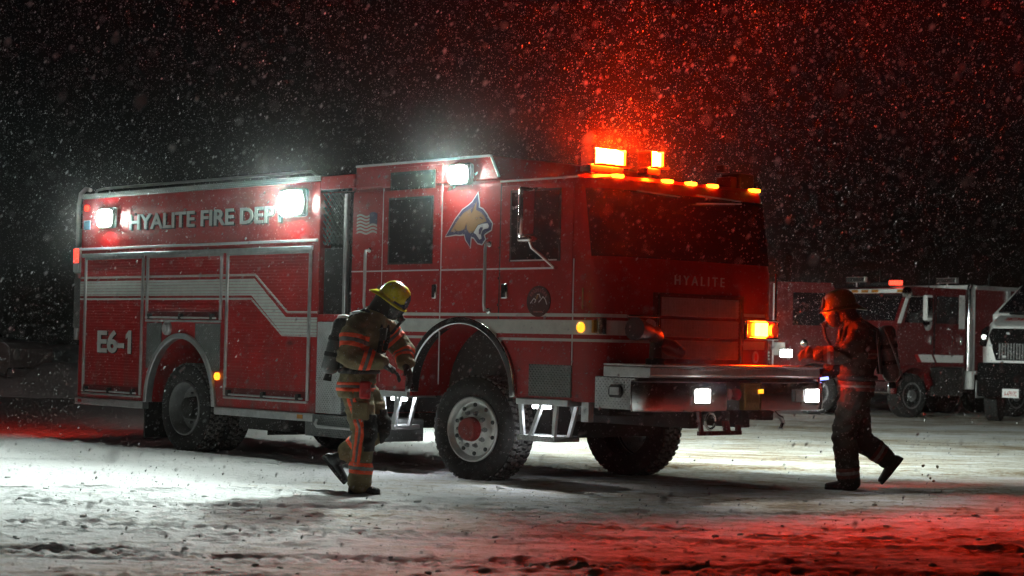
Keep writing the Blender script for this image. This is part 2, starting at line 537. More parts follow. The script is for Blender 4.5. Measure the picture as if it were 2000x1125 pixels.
CLEAN_SNOW = mat('ploughed_snow', (0.62, 0.62, 0.63), 0.8, var=0.25, scale=1.5, bump=0.5, bscale=9)
def berm(name, x0, x1, y0, y1, h, seed):
    nx, ny = 90, 24
    rings = []
    mb = MB()
    vs, fs = [], []
    for j in range(ny):
        for i in range(nx):
            x = x0 + (x1 - x0) * i / (nx - 1); y = y0 + (y1 - y0) * j / (ny - 1)
            e = math.sin(PI * j / (ny - 1)) ** 0.8 * min(1, 4 * i / (nx - 1), 4 * (1 - i / (nx - 1)))
            z = h * e * (0.55 + 0.7 * float(fbm(np.array([x * 0.45]), np.array([y * 0.45]), 4, seed)[0])) - 0.06
            vs.append((x, y, z))
    for j in range(ny - 1):
        for i in range(nx - 1):
            a = j * nx + i
            fs.append((a, a + 1, a + nx + 1, a + nx))
    mb.faces(vs, fs)
    o = mb.build(name, CLEAN_SNOW, None, angle=180)
    return tag(o, 'long low bank of ploughed snow behind the rear of the engine', 'snow bank')
berm('snow_bank', -17.0, -7.4, 40.2, 44.5, 0.95, 5)

# clods of snow thrown up on the trodden foreground
def clods():
    mb = MB()
    for k in range(260):
        y = 10.6 + 8.0 * random.random() ** 1.3
        x = random.uniform(-1, 1) * (0.3 * y + 0.3)
        r = 0.008 + 0.022 * random.random() ** 3
        z = float(ground_height(np.array([x]), np.array([y]))[0])
        sub = bmesh.ops.create_icosphere(mb.bm, subdivisions=1, radius=r)
        for v in sub['verts']:
            v.co *= random.uniform(0.7, 1.25)
            v.co.x *= 1.5; v.co.z *= 0.75
            v.co += Vector((x, y, z + r * 0.15))
    o = mb.build('snow_clods', MATS['snow'], None, angle=180)
    return tag(o, 'crumbs of dirty snow strewn over the trodden foreground', 'snow crumbs', kind='stuff')
clods()

# ------------------------------------------------------------------ the fire engine
ENG_LOC = Vector((-0.37778, 19.09865, 0.0))
ENG_RZ = -0.826022721
eng = empty('fire_engine', ENG_LOC, ENG_RZ)
tag(eng, 'big red fire engine lettered HYALITE FIRE DEPT with lit beacons', 'fire engine')

def ell(cx, cz, a, b, t0=0.0, t1=PI, n=36):
    return [(cx + a * math.cos(t0 + (t1 - t0) * k / n), cz + b * math.sin(t0 + (t1 - t0) * k / n)) for k in range(n + 1)]

def clip_poly(poly, z0, z1):
    """clip a convex (x,z) polygon to a band of z"""
    def half(pl, zc, keep_above):
        out = []
        for i in range(len(pl)):
            a, b = pl[i], pl[(i + 1) % len(pl)]
            ia = (a[1] >= zc) if keep_above else (a[1] <= zc)
            ib = (b[1] >= zc) if keep_above else (b[1] <= zc)
            if ia: out.append(a)
            if ia != ib:
                t = (zc - a[1]) / (b[1] - a[1])
                out.append((a[0] + t * (b[0] - a[0]), zc))
        return out
    p = half(poly, z0, True)
    return half(p, z1, False) if len(p) > 2 else []

W = 2.5
# --- body
RA = (-5.28, 0.56, 0.72, 0.80)
body = MB().prism([(-7.69, 0.56), (-7.69, 3.12), (-2.58, 3.12), (-2.58, 0.56)] + [(RA[0] + RA[2], 0.56)] + ell(*RA)[1:-1] + [(RA[0] - RA[2], 0.56)], 0, W)
body = body.build('pump_body', RED, eng, bevel=0.012)
# wheel well liner so the arch reads as a dark hollow
MB().box(-6.0, -4.56, 0.75, 1.75, 0.5, 1.34).build('wheel_well', CHASSIS, eng)
for y0, y1 in ((-0.035, 0.06), (W - 0.06, W + 0.035)):
    ring = ell(RA[0], RA[1], RA[2] + 0.055, RA[3] + 0.055) + ell(RA[0], RA[1], RA[2] - 0.01, RA[3] - 0.01)[::-1]
    n = 37
    mb = MB()
    vs = [(p[0], y, p[1]) for y in (y0, y1) for p in ring]
    fs = []
    N = 2 * n
    for i in range(n - 1):
        a, b, c, d = i, i + 1, N - 2 - i, N - 1 - i
        fs += [(a, b, c, d), (a + N, d + N, c + N, b + N)]
    for i in range(N): fs.append((i, (i + 1) % N, (i + 1) % N + N, i + N))
    mb.faces(vs, fs)
    mb.build('arch_trim', ALU, eng, bevel=0.008)
# upper body trims
MB().box(-7.70, -2.6, -0.022, 0.0, 2.455, 2.485).build('trim_rail', TRIM, eng, bevel=0.004)
MB().box(-7.62, -2.68, -0.03, 0.0, 2.36, 2.41).build('drip_rail', ALU, eng, bevel=0.006)
MB().box(-7.71, -2.57, -0.012, W + 0.012, 3.122, 3.185).build('hose_bed_edge', DTREAD, eng, bevel=0.006)
MB().tube([(-7.55, 0.1, 3.18), (-7.5, 0.1, 3.235), (-7.3, 0.1, 3.25), (-2.9, 0.1, 3.25), (-2.75, 0.1, 3.18)], 0.016).build('top_rail', ALU, eng)
for a, b, c in ((-7.69, -6.06, 0), (-4.5, -2.6, 1)):
    MB().box(a, b, -0.035, 0.06, 0.475, 0.565).build('rub_rail', ALU, eng, bevel=0.01)
MB().box(-2.86, -2.76, -0.041, -0.034, 0.5, 0.545).build('side_reflector', AMBER_OFF, eng)
MB().box(-7.6, -7.52, -0.041, -0.034, 0.505, 0.54).build('side_reflector', REDPR, eng)
# roll-up doors: a ribbed curtain, tracks, lift bar
def roll_door(x0, x1, z0, z1):
    d = MB()
    n = int(round((z1 - z0) / 0.036))
    st = (z1 - z0) / n
    prof = []
    for k in range(n):
        z = z0 + k * st
        prof += [(-0.001, z), (-0.004, z + st * 0.08), (-0.004, z + st * 0.92)]
    prof.append((-0.001, z1))
    vs = [(x, y, z) for x in (x0 + 0.03, x1 - 0.03) for (y, z) in prof]
    N = len(prof)
    d.faces(vs, [(i, i + 1, i + 1 + N, i + N) for i in range(N - 1)])
    door = d.build('roll_up_door', RED, eng, smooth=False)
    for a, b in ((x0 - 0.012, x0 + 0.03), (x1 - 0.03, x1 + 0.012)):
        MB().box(a, b, -0.024, 0.0, z0 - 0.02, z1 + 0.0).build('door_track', ALU, door, bevel=0.005)
    MB().box(x0 - 0.012, x1 + 0.012, -0.026, 0.0, z1, z1 + 0.035).build('door_header', ALU, door, bevel=0.005)
    h = MB()
    h.box(x0 + 0.03, x1 - 0.03, -0.02, -0.006, z0, z0 + 0.075)
    h.build('bottom_rail', DRED, door, bevel=0.004)
    h = MB()
    h.tube([(x0 + 0.05, -0.05, z0 - 0.0), (x1 - 0.05, -0.05, z0 - 0.0)], 0.011)
    h.build('lift_bar', ALU, door)
    MB().box(x0, x1, -0.03, 0.0, z0 - 0.052, z0 - 0.028).build('door_sill', ALU, door, bevel=0.004)
    for xx in (x0 + 0.12, (x0 + x1) / 2, x1 - 0.14):
        MB().box(xx - 0.03, xx + 0.03, -0.062, -0.006, z0 - 0.02, z0 + 0.05).build('bar_bracket', BLACK, door, bevel=0.006)
    return door
DOORS = [roll_door(-7.54, -6.15, 0.66, 2.33), roll_door(-6.06, -4.44, 1.60, 2.33), roll_door(-4.33, -2.71, 0.72, 2.33)]
# zig-zag reflective band with its two thin borders
def side_stripe(za, zb, drop, xb0, xb1, name, skip):
    """flat until xb0, sloping to xb1, then flat lower by drop; cut into slat-high strips"""
    mb = MB()
    segs = [[(-7.67, za), (-7.67, zb), (xb0 + (0.0), zb), (xb0 - 0.0, za)],
            None, None]
    k = drop / (xb1 - xb0)
    # top edge bends at xb0, lower edge bends a little earlier so the slanting part keeps its width
    dz = zb - za
    sh = 0.05 * dz / 0.2
    T0, T1 = (xb0, zb), (xb1, zb - drop)
    B0, B1 = (xb0 - sh, za), (xb1 - sh, za - drop)
    polys = [[(-7.67, za), B0, T0, (-7.67, zb)], [B0, B1, T1, T0], [B1, (-2.585, za - drop), (-2.585, zb - drop), T1]]
    step = 0.036
    for pl in polys:
        lo = min(p[1] for p in pl); hi = max(p[1] for p in pl)
        z = 0.66 + step * math.floor((lo - 0.66) / step)
        while z < hi:
            c = clip_poly(pl, z + 0.003, z + step - 0.001)
            if len(c) > 2:
                mb.prism(c, -0.0095, -0.0005)
            z += step
    return mb.build(name, STRIPE, eng, smooth=False)
side_stripe(1.865, 2.055, 0.435, -3.79, -3.165, 'reflective_band', None)
side_stripe(2.088, 2.112, 0.425, -3.77, -3.13, 'band_border', None)
side_stripe(1.815, 1.838, 0.41, -3.84, -3.22, 'band_border', None)
# panels round the rear arch and the small round lamp above it
for x0, x1 in ((-6.05, -5.72), (-4.98, -4.45)):
    pl = []
    for k in range(15):
        x = x0 + (x1 - x0) * k / 14
        t = (x - RA[0]) / (RA[2] + 0.05)
        zz = RA[1] + (RA[3] + 0.05) * math.sqrt(max(0, 1 - t * t)) if abs(t) < 1 else 0.98
        pl.append((x, max(0.98, min(zz, 1.5))))
    MB().prism(pl + [(x1, 1.535), (x0, 1.535)], -0.008, 0.0).build('splash_panel', DTREAD, eng)
fl = MB().lathe([(0.0, 0.085), (-0.03, 0.085), (-0.045, 0.07)], (-5.58, 0.0, 1.47), seg=24).build('fuel_cap', ALU, eng)
MB().lathe([(-0.045, 0.055), (-0.06, 0.05)], (-5.58, 0.0, 1.47), seg=20).build('cap_face', CLEAR_OFF, fl)
MB().lathe([(0.0, 0.045), (-0.03, 0.045), (-0.05, 0.02)], (-4.48, -0.0, 0.92), seg=18).build('marker_lamp', LENS_AMB, eng)
# lettering
sh = text_mesh('letter_shadow', 'HYALITE FIRE DEPT', SHADOWL, eng, -6.49, -3.18, 2.675, 2.865, at=0.0, depth=0.004, bold=0.022)
split_loose(text_mesh('letter', 'HYALITE FIRE DEPT', LETTER, eng, -6.52, -3.21, 2.69, 2.88, at=-0.004, depth=0.006, bold=0.022), sh)
sh = text_mesh('letter_shadow', 'E6-', SHADOWL, eng, -7.18, -6.54, 1.135, 1.425, at=-0.007, depth=0.003, bold=0.03)
split_loose(text_mesh('letter', 'E6-', LETTER, eng, -7.2, -6.56, 1.145, 1.435, at=-0.010, depth=0.005, bold=0.03), sh)
one = [(-6.47, 1.145), (-6.40, 1.145), (-6.40, 1.435), (-6.455, 1.435), (-6.52, 1.375), (-6.52, 1.325), (-6.47, 1.355)]
l1 = MB().prism(one, -0.015, -0.010).build('letter', LETTER, eng, smooth=False)
MB().prism([(x + 0.02, z - 0.01) for x, z in one], -0.010, -0.007).build('letter_shadow', SHADOWL, l1, smooth=False)

# scene lights of the body and cab: housing, lens, real lamp
def scene_light(x, z, w, h, far=False, power=SCENE_W, spread=150, parent=eng, tilt=-0.25, yaw=0.0):
    y = W if far else 0.0
    s = 1 if far else -1
    hs = MB().prism([(x - w / 2 - 0.02, z - h / 2 - 0.02), (x + w / 2 + 0.02, z - h / 2 - 0.02), (x + w / 2 + 0.03, z + h / 2 + 0.025), (x - w / 2 - 0.03, z + h / 2 + 0.025)], y, y + s * 0.075)
    hs = hs.build('scene_light', BLACK, parent, bevel=0.03)
    rd = [(x + w / 2 * math.copysign(abs(math.cos(t)) ** 0.55, math.cos(t)), z + h / 2 * math.copysign(abs(math.sin(t)) ** 0.55, math.sin(t))) for t in [2 * PI * k / 32 for k in range(32)]]
    MB().prism(rd, y + s * 0.074, y + s * 0.092).build('lens', LENS_W, hs, bevel=0.01)
    lb = MB()
    for k in range(1, 4):
        xx = x - w / 2 + w * k / 4
        lb.box(xx - 0.004, xx + 0.004, min(y + s * 0.092, y + s * 0.096), max(y + s * 0.092, y + s * 0.096), z - h * 0.4, z + h * 0.4)
    lb.build('lens_rib', CLEAR_OFF, hs)
    area_lamp('scene_lamp', parent, (x, y + s * 0.1, z), (yaw, s, tilt), w, h, power, (0.88, 1.0, 0.93), spread)
scene_light(-7.0, 2.85, 0.34, 0.22, power=SCENE_W, spread=106, tilt=-0.14, yaw=0.15)
scene_light(-3.03, 2.89, 0.44, 0.27, power=SCENE_W, spread=106, tilt=-0.14, yaw=0.15)
scene_light(-0.2, 3.07, 0.28, 0.18, power=CAB_W, spread=106, tilt=-0.16, yaw=0.1)
scene_light(-7.0, 2.85, 0.34, 0.22, True, power=FAR_W, spread=100, tilt=-0.38)
scene_light(-3.03, 2.89, 0.44, 0.27, True, power=FAR_W, spread=100, tilt=-0.38)
scene_light(-0.2, 3.07, 0.28, 0.18, True, power=FAR_W, spread=100, tilt=-0.38)
MB().lathe([(0.0, 0.04), (-0.03, 0.04), (-0.045, 0.015)], (-7.55, 0, 3.0), seg=16).build('marker_lamp', LENS_TAIL, eng)
MB().box(-7.62, -7.46, -0.02, 0.0, 2.72, 2.84).build('side_strobe', BLUE_OFF, eng, bevel=0.01)
# rear: grab rail, ladder column, tail lamps
MB().tube([(-7.6, 0.06, 3.24), (-7.72, 0.06, 3.26), (-7.84, 0.06, 3.2), (-7.88, 0.06, 3.05), (-7.88, 0.06, 2.3)], 0.028).build('rear_grab_rail', ALU, eng)
lad = MB()
for yy in (0.12, 0.5):
    lad.box(-7.98, -7.9, yy - 0.03, yy + 0.03, 1.3, 2.75)
for k in range(5):
    lad.box(-7.96, -7.92, 0.12, 0.5, 1.45 + 0.28 * k, 1.48 + 0.28 * k)
lad.box(-7.92, -7.69, 0.1, 0.16, 1.4, 1.46).box(-7.92, -7.69, 0.1, 0.16, 2.5, 2.56)
lad.build('rear_ladder', ALU, eng, bevel=0.006)
MB().box(-7.9, -7.69, 0.03, 0.2, 1.45, 2.1).build('rear_box', DTREAD, eng, bevel=0.012)
tl = MB().box(-7.86, -7.69, 0.0, 0.16, 2.16, 2.5).build('tail_lamp', ALU, eng, bevel=0.01)
MB().box(-7.87, -7.75, -0.006, 0.15, 2.3, 2.48).build('lens', LENS_TAIL, tl)
MB().box(-7.87, -7.75, -0.006, 0.15, 2.18, 2.28).build('lens', CLEAR_OFF, tl)
area_lamp('tail_light', eng, (-7.9, 0.4, 2.3), (-1, 0, -0.5), 0.12, 0.2, 30.0, (1.0, 0.05, 0.03), 150)
MB().box(-8.1, -7.69, 0.2, 2.3, 0.48, 0.56).build('tail_step', DTREAD, eng, bevel=0.01)

# --- pump bay between body and cab
MB().box(-2.58, -1.99, 0.16, W - 0.16, 0.6, 3.0).build('pump_bay', CHASSIS, eng)
MB().box(-2.58, -2.0, 0.0, W, 3.02, 3.17).build('crosslay_beam', RED, eng, bevel=0.01)
MB().box(-2.57, -2.01, -0.006, 0.02, 2.99, 3.018).build('beam_trim', CHROME, eng)
net = MB()
x0, x1, z0, z1 = -2.56, -2.05, 2.42, 2.98
st = 0.075
k = -12
def seg_in(p, q):
    # clip a line to the net's rectangle
    t0, t1 = 0.0, 1.0
    dx, dz = q[0] - p[0], q[1] - p[1]
    for pp, qq in ((-dx, p[0] - x0), (dx, x1 - p[0]), (-dz, p[1] - z0), (dz, z1 - p[1])):
        if abs(pp) < 1e-9:
            if qq < 0: return None
            continue
        t = qq / pp
        if pp < 0: t0 = max(t0, t)
        else: t1 = min(t1, t)
    return (t0, t1) if t0 < t1 else None
for k in range(-16, 24):
    for sgn in (1, -1):
        p = (x0 + k * st, z0 if sgn > 0 else z1); q = (p[0] + 0.6, p[1] + sgn * 0.6)
        c = seg_in(p, q)
        if c and (c[1] - c[0]) > 0.02:
            a = (p[0] + c[0] * 0.6, 0.05 + 0.012 * sgn, p[1] + sgn * c[0] * 0.6); b = (p[0] + c[1] * 0.6, 0.05 + 0.012 * sgn, p[1] + sgn * c[1] * 0.6)
            net.tube([a, b], 0.011, 5)
net.build('cargo_net', TANK, eng)
pp = MB().box(-2.55, -2.02, 0.05, 0.15, 1.66, 2.38).build('pump_panel', BLACK, eng, bevel=0.008)
MB().box(-2.14, -2.09, -0.01, 0.045, 1.6, 2.96).build('grab_post', ALU, eng, bevel=0.008)
MB().box(-2.57, -2.0, 0.0, 0.15, 1.575, 1.655).build('sill_beam', RED, eng, bevel=0.006)
MB().box(-2.565, -2.12, -0.012, 0.14, 0.575, 1.57).build('tread_plate_panel', TREAD, eng, bevel=0.006)
MB().box(-2.118, -1.995, 0.02, 0.14, 0.6, 1.57).build('side_panel', DTREAD, eng)
rb = MB().box(-2.74, -1.32, -0.02, 0.5, 0.32, 0.56).build('running_board', DTREAD, eng, bevel=0.012)
MB().tube([(-2.52, -0.02, 0.5), (-2.5, -0.06, 0.46), (-2.45, -0.07, 0.43), (-1.75, -0.07, 0.43), (-1.7, -0.06, 0.46), (-1.68, -0.02, 0.5)], 0.016).build('step_loop', ALU, rb)

# --- cab
FX = 1.86
def outline(xr, xf, inset=0.0, r=0.26, n=8):
    y0, y1 = inset, W - inset
    p = [(xr, y1), (xr, y0)]
    p += [(xf - r + r * math.sin(t), y0 + r - r * math.cos(t)) for t in [PI / 2 * k / n for k in range(n + 1)]]
    p += [(xf - r + r * math.cos(t), y1 - r + r * math.sin(t)) for t in [PI / 2 * k / n for k in range(n + 1)]]
    return p
def ringz(o, z): return [(x, y, z) for x, y in o]
FA = (-0.16, 0.86, 0.77, 0.72)
cabm = MB()
cabm.loft([ringz(outline(-1.99, FX), 1.622), ringz(outline(-1.99, FX), 2.12), ringz(outline(-1.99, FX - 0.02), 2.2), ringz(outline(-1.99, FX - 0.13), 2.9), ringz(outline(-1.99, FX - 0.15, 0.01), 2.965), ringz(outline(-1.985, FX - 0.2, 0.05), 3.0)])
cabm.loft([ringz(outline(FA[0] + FA[2], FX), 0.85), ringz(outline(FA[0] + FA[2], FX), 1.62)])
cabm.box(-1.99, FA[0] - FA[2], 0, W, 0.82, 1.62)
cabm.prism([(FA[0] + FA[2], 1.62), (FA[0] + FA[2], 0.86)] + ell(*FA)[1:-1] + [(FA[0] - FA[2], 0.86), (FA[0] - FA[2], 1.62)], 0, W)
cab = cabm.build('cab', RED, eng, angle=30)
MB().prism([(-1.99, 3.0), (-1.99, 3.25), (0.18, 3.25), (0.31, 3.0)], 0.02, W - 0.02).build('raised_roof', RED, eng, bevel=0.02)
MB().box(-1.98, 0.17, 0.01, 0.05, 3.236, 3.258).build('roof_trim', TRIM, eng)
MB().tube([(0.19, 0.02, 3.235), (0.31, 0.02, 3.03)], 0.013).build('roof_trim', TRIM, eng)
MB().box(0.36, FX - 0.42, -0.008, 0.03, 2.968, 2.984).build('roof_trim', TRIM, eng)
MB().box(FA[0] - FA[2], FA[0] + FA[2], 0.5, 2.0, 0.45, 1.6).build('wheel_well', CHASSIS, eng)
for y0, y1 in ((-0.05, 0.08), (W - 0.08, W + 0.05)):
    a2, b2 = 0.065, 0.06
    ring = ell(FA[0], FA[1], FA[2] + a2, FA[3] + b2) + ell(FA[0], FA[1], FA[2] - 0.015, FA[3] - 0.015)[::-1]
    mb = MB(); n = 37; N = 2 * n
    vs = [(p[0], y, p[1]) for y in (y0, y1) for p in ring]
    fs = []
    for i in range(n - 1):
        a, b, c, d = i, i + 1, N - 2 - i, N - 1 - i
        fs += [(a, b, c, d), (a + N, d + N, c + N, b + N)]
    for i in range(N): fs.append((i, (i + 1) % N, (i + 1) % N + N, i + N))
    mb.faces(vs, fs)
    mb.build('arch_trim', CHROME, eng, bevel=0.012, seg=3)
# doors as slabs standing 12 mm proud, cut round the arch
def door_slab(x0, x1, z0, z1, name):
    A = FA[2] + 0.07; B = FA[3] + 0.065
    low = []
    for k in range(25):
        x = x0 + (x1 - x0) * k / 24
        t = (x - FA[0]) / A
        z = FA[1] + B * math.sqrt(1 - t * t) if abs(t) < 1 else z0
        low.append((x, max(z0, z)))
    return MB().prism(low + [(x1, z1), (x0, z1)], -0.012, 0.002).build(name, RED, eng, bevel=0.005)
rdoor = door_slab(-1.46, -0.53, 0.9, 2.96, 'rear_cab_door')
fdoor = door_slab(0.39, 1.40, 0.9, 2.93, 'front_cab_door')
MB().prism([(-1.46, 3.005), (-0.53, 3.005), (-0.53, 3.2), (-1.46, 3.2)], 0.006, 0.021).build('door_top', RED, rdoor, bevel=0.004)
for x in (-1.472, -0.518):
    MB().box(x - 0.006, x + 0.006, -0.004, 0.004, 0.95, 2.99).build('door_edge_line', TRIM, rdoor)  # bright strips stand for the highlight along the door edges
MB().box(1.408, 1.42, -0.006, 0.004, 0.9, 2.2).build('door_edge_line', TRIM, fdoor)  # pale strip painted as the edge highlight of this door
MB().box(0.366, 0.38, -0.004, 0.004, 1.62, 2.95).build('door_edge_line', BLACK, fdoor)
def window(parent, x0, x1, z0, z1, y=-0.012, rim=True):
    if rim:
        fr = MB()
        for a, b, c, d in ((x0 - 0.02, x1 + 0.02, z0 - 0.02, z0), (x0 - 0.02, x1 + 0.02, z1, z1 + 0.02), (x0 - 0.02, x0, z0, z1), (x1, x1 + 0.02, z0, z1)):
            fr.box(a, b, y - 0.01, y + 0.002, c, d)
        w = fr.build('window_frame', BLACK, parent)
    g = MB().box(x0, x1, y - 0.006, y + 0.001, z0, z1).build('window', GLASS, parent)
    return g
window(rdoor, -1.34, -0.66, 2.2, 2.86)
window(rdoor, -1.34, -0.66, 2.93, 3.13, y=0.004)
window(fdoor, 0.55, 1.22, 2.2, 2.86)
MB().box(0.55, 1.2, -0.026, -0.018, 2.185, 2.197).build('window_trim', TRIM, fdoor)
MB().box(-1.985, -1.475, -0.012, 0.0, 2.108, 2.122).build('belt_trim', TRIM, eng)
MB().box(-1.455, -0.535, -0.022, -0.01, 2.108, 2.122).build('belt_trim', TRIM, rdoor)
MB().box(-0.51, 0.36, -0.014, 0.0, 2.106, 2.122).build('belt_trim', TRIM, eng)
MB().box(0.395, 1.18, -0.024, -0.01, 2.104, 2.122).build('belt_trim', TRIM, fdoor)
# white stripes following the cab's plan outline, cut by the wheel arch
def cab_band(z0, z1, name):
    path = [(x, 0.0) for x in np.linspace(-1.985, FX - 0.26, 90)]
    path += [(FX - 0.26 + 0.26 * math.sin(t), 0.26 - 0.26 * math.cos(t)) for t in [PI / 2 * k / 8 for k in range(1, 9)]]
    path += [(FX, y) for y in (0.27, 0.5, 0.72)]
    A = FA[2] + 0.05; B = FA[3] + 0.05
    mb = MB()
    def zl(x):
        t = (x - FA[0]) / A
        return max(z0, FA[1] + B * math.sqrt(1 - t * t)) if abs(t) < 1 else z0
    for i in range(len(path) - 1):
        p, q = path[i], path[i + 1]
        a, b = zl(p[0]), zl(q[0])
        if a >= z1 and b >= z1: continue
        a, b = min(a, z1 - 1e-4), min(b, z1 - 1e-4)
        def off(pt, k):
            j = min(max(i, 0), len(path) - 2)
            if pt[0] <= FX - 0.26: n = (0, -1)
            elif pt[1] >= 0.26: n = (1, 0)
            else:
                v = Vector((pt[0] - (FX - 0.26), pt[1] - 0.26)).normalized(); n = (v.x, v.y)
            return (pt[0] + n[0] * k, pt[1] + n[1] * k)
        P0, Q0, P1, Q1 = off(p, 0.0), off(q, 0.0), off(p, 0.017), off(q, 0.017)
        mb.faces([(*P0, a), (*Q0, b), (*Q0, z1), (*P0, z1), (*P1, a), (*Q1, b), (*Q1, z1), (*P1, z1)],
                 [(4, 5, 6, 7), (3, 2, 6, 7), (0, 1, 5, 4), (0, 3, 7, 4), (1, 2, 6, 5)])
    bmesh.ops.remove_doubles(mb.bm, verts=mb.bm.verts, dist=1e-5)
    return split_loose(mb.build(name, STRIPE, eng, smooth=False))
cab_band(1.482, 1.618, 'reflective_band')
cab_band(1.648, 1.68, 'band_border')
cab_band(1.415, 1.442, 'band_border')
# hardware on the cab side
def rail(x, z0, z1):
    r_ = MB().tube([(x, -0.012, z1), (x, -0.07, z1 - 0.01), (x, -0.075, z1 - 0.05), (x, -0.075, z0 + 0.05), (x, -0.07, z0 + 0.01), (x, -0.012, z0)], 0.017).build('grab_rail', ALU, eng)
    for z in (z0, z1):
        MB().lathe([(0.0, 0.03), (-0.02, 0.03), (-0.026, 0.02)], (x, 0.0, z), seg=14).build('rail_foot', CHROME, r_)
rail(0.235, 1.70, 2.36)
rail(-1.67, 1.72, 2.34)
hd = MB().box(0.43, 0.52, -0.04, -0.012, 1.82, 1.97).build('door_handle', CHROME, fdoor, bevel=0.012)
for z in (1.76, 2.02, 2.32):
    MB().lathe([(0.0, 0.018), (-0.03, 0.014)], (0.40, -0.01, z), seg=12).build('hinge_pin', CHROME, fdoor)
MB().box(-0.62, -0.55, -0.04, -0.012, 1.82, 1.97).build('door_handle', CHROME, rdoor, bevel=0.012)
# mirror
mm = MB().tube([(1.19, 0.0, 2.115), (1.2, -0.06, 2.12), (1.14, -0.16, 2.22), (1.08, -0.24, 2.3), (1.07, -0.26, 2.36)], 0.016).build('mirror', CHROME, eng)
MB().box(0.96, 1.14, -0.33, -0.21, 2.35, 2.41).build('mirror_foot', CHROME, mm, bevel=0.02)
MB().prism([(0.99, 2.41), (1.05, 2.41), (1.06, 2.6), (1.06, 2.85), (1.03, 2.88), (1.0, 2.86)], -0.36, -0.18).build('mirror_head', CHROME, mm, bevel=0.02)
MB().tube([(1.02, -0.2, 2.86), (1.02, -0.05, 2.88), (1.02, 0.0, 2.88)], 0.012).build('mirror_arm', CHROME, mm)
# waving flag print
fg = MB()
def wavey(x, z): return z + 0.012 * math.sin((x + 1.92) / 0.35 * 2 * PI * 1.6)
for k in range(6):
    z = 2.52 + 0.036 * k
    xe = -1.575 if k < 3 else -1.70
    xs_ = np.linspace(-1.92, xe, 18)
    for i in range(17):
        a, b = xs_[i], xs_[i + 1]
        fg.prism([(a, wavey(a, z)), (b, wavey(b, z)), (b, wavey(b, z + 0.02)), (a, wavey(a, z + 0.02))], -0.004, 0.0)
flag = fg.build('flag_decal', STRIPE, eng, smooth=False)
cf = MB(); xs_ = np.linspace(-1.70, -1.575, 8)
for i in range(7):
    a, b = xs_[i], xs_[i + 1]
    cf.prism([(a, wavey(a, 2.615)), (b, wavey(b, 2.615)), (b, wavey(b, 2.735)), (a, wavey(a, 2.735))], -0.005, 0.0)
cf.build('flag_canton', NAVY, flag, smooth=False)
# wildcat emblem: plain generic big-cat head, white rim, navy outline, gold fur, pale muzzle
def decal(poly, y, m, name, parent):
    return MB().prism(poly, y - 0.002, y).build(name, m, parent, smooth=False)
def grow(poly, d):
    cx = sum(p[0] for p in poly) / len(poly)
    n = len(poly); out = []
    area = sum(poly[i][0] * poly[(i + 1) % n][1] - poly[(i + 1) % n][0] * poly[i][1] for i in range(n))
    sg = 1 if area > 0 else -1
    for i in range(n):
        a, b, c = Vector(poly[i - 1]), Vector(poly[i]), Vector(poly[(i + 1) % n])
        e1, e2 = (b - a).normalized(), (c - b).normalized()
        n1, n2 = Vector((e1.y, -e1.x)) * sg, Vector((e2.y, -e2.x)) * sg
        h = n1 + n2
        k = min(2.2, 2.0 / max(0.3, h.length_squared)) if h.length > 1e-6 else 0
        out.append(tuple(b + h * d * k))
    return out
CX, CZ, S1 = -0.1, 2.58, 1.0
cat_head = [(-0.33, -0.115), (-0.20, 0.03), (-0.09, 0.125), (0.0, 0.165), (0.06, 0.2), (0.12, 0.265), (0.135, 0.19), (0.13, 0.145), (0.2, 0.12), (0.255, 0.07), (0.285, 0.03), (0.335, -0.02), (0.325, -0.065), (0.275, -0.085), (0.24, -0.1), (0.215, -0.125), (0.235, -0.165), (0.2, -0.2), (0.15, -0.19), (0.09, -0.135), (0.03, -0.12), (0.02, -0.16), (0.025, -0.225), (-0.025, -0.16), (-0.05, -0.095), (-0.13, -0.1), (-0.2, -0.095)]
ch = [(CX + x, CZ + z) for x, z in cat_head]
emb = decal(grow(ch, 0.026), -0.002, WHITEPR, 'emblem', eng)
decal(grow(ch, 0.013), -0.0045, NAVY, 'emblem_outline', emb)
gold = [(-0.27, -0.08), (-0.17, 0.03), (-0.08, 0.105), (0.02, 0.14), (0.09, 0.175), (0.115, 0.215), (0.11, 0.13), (0.19, 0.1), (0.245, 0.055), (0.27, 0.01), (0.2, -0.005), (0.14, -0.02), (0.1, -0.07), (0.06, -0.1), (0.015, -0.1), (-0.02, -0.06), (-0.03, 0.0), (-0.06, -0.06), (-0.12, -0.075)]
decal([(CX + x, CZ + z) for x, z in gold], -0.007, TANP, 'emblem_fur', emb)
muz = [(0.12, -0.055), (0.15, -0.025), (0.22, -0.012), (0.29, -0.01), (0.31, -0.035), (0.3, -0.06), (0.25, -0.065), (0.215, -0.08), (0.195, -0.12), (0.205, -0.16), (0.175, -0.17), (0.12, -0.115), (0.085, -0.1)]
decal([(CX + x, CZ + z) for x, z in muz], -0.0095, WHITEPR, 'emblem_muzzle', emb)
mouth = [(0.19, -0.045), (0.225, -0.05), (0.205, -0.085), (0.19, -0.12), (0.165, -0.115), (0.165, -0.07)]
decal([(CX + x, CZ + z) for x, z in mouth], -0.012, NAVY, 'emblem_mouth', emb)
decal([(CX + x, CZ + z) for x, z in [(0.03, 0.13), (0.05, 0.1), (0.065, 0.13), (0.095, 0.18)]], -0.012, NAVY, 'emblem_ear', emb)
decal([(CX + x, CZ + z) for x, z in [(0.17, 0.05), (0.215, 0.03), (0.22, 0.04), (0.18, 0.062)]], -0.012, NAVY, 'emblem_eye', emb)
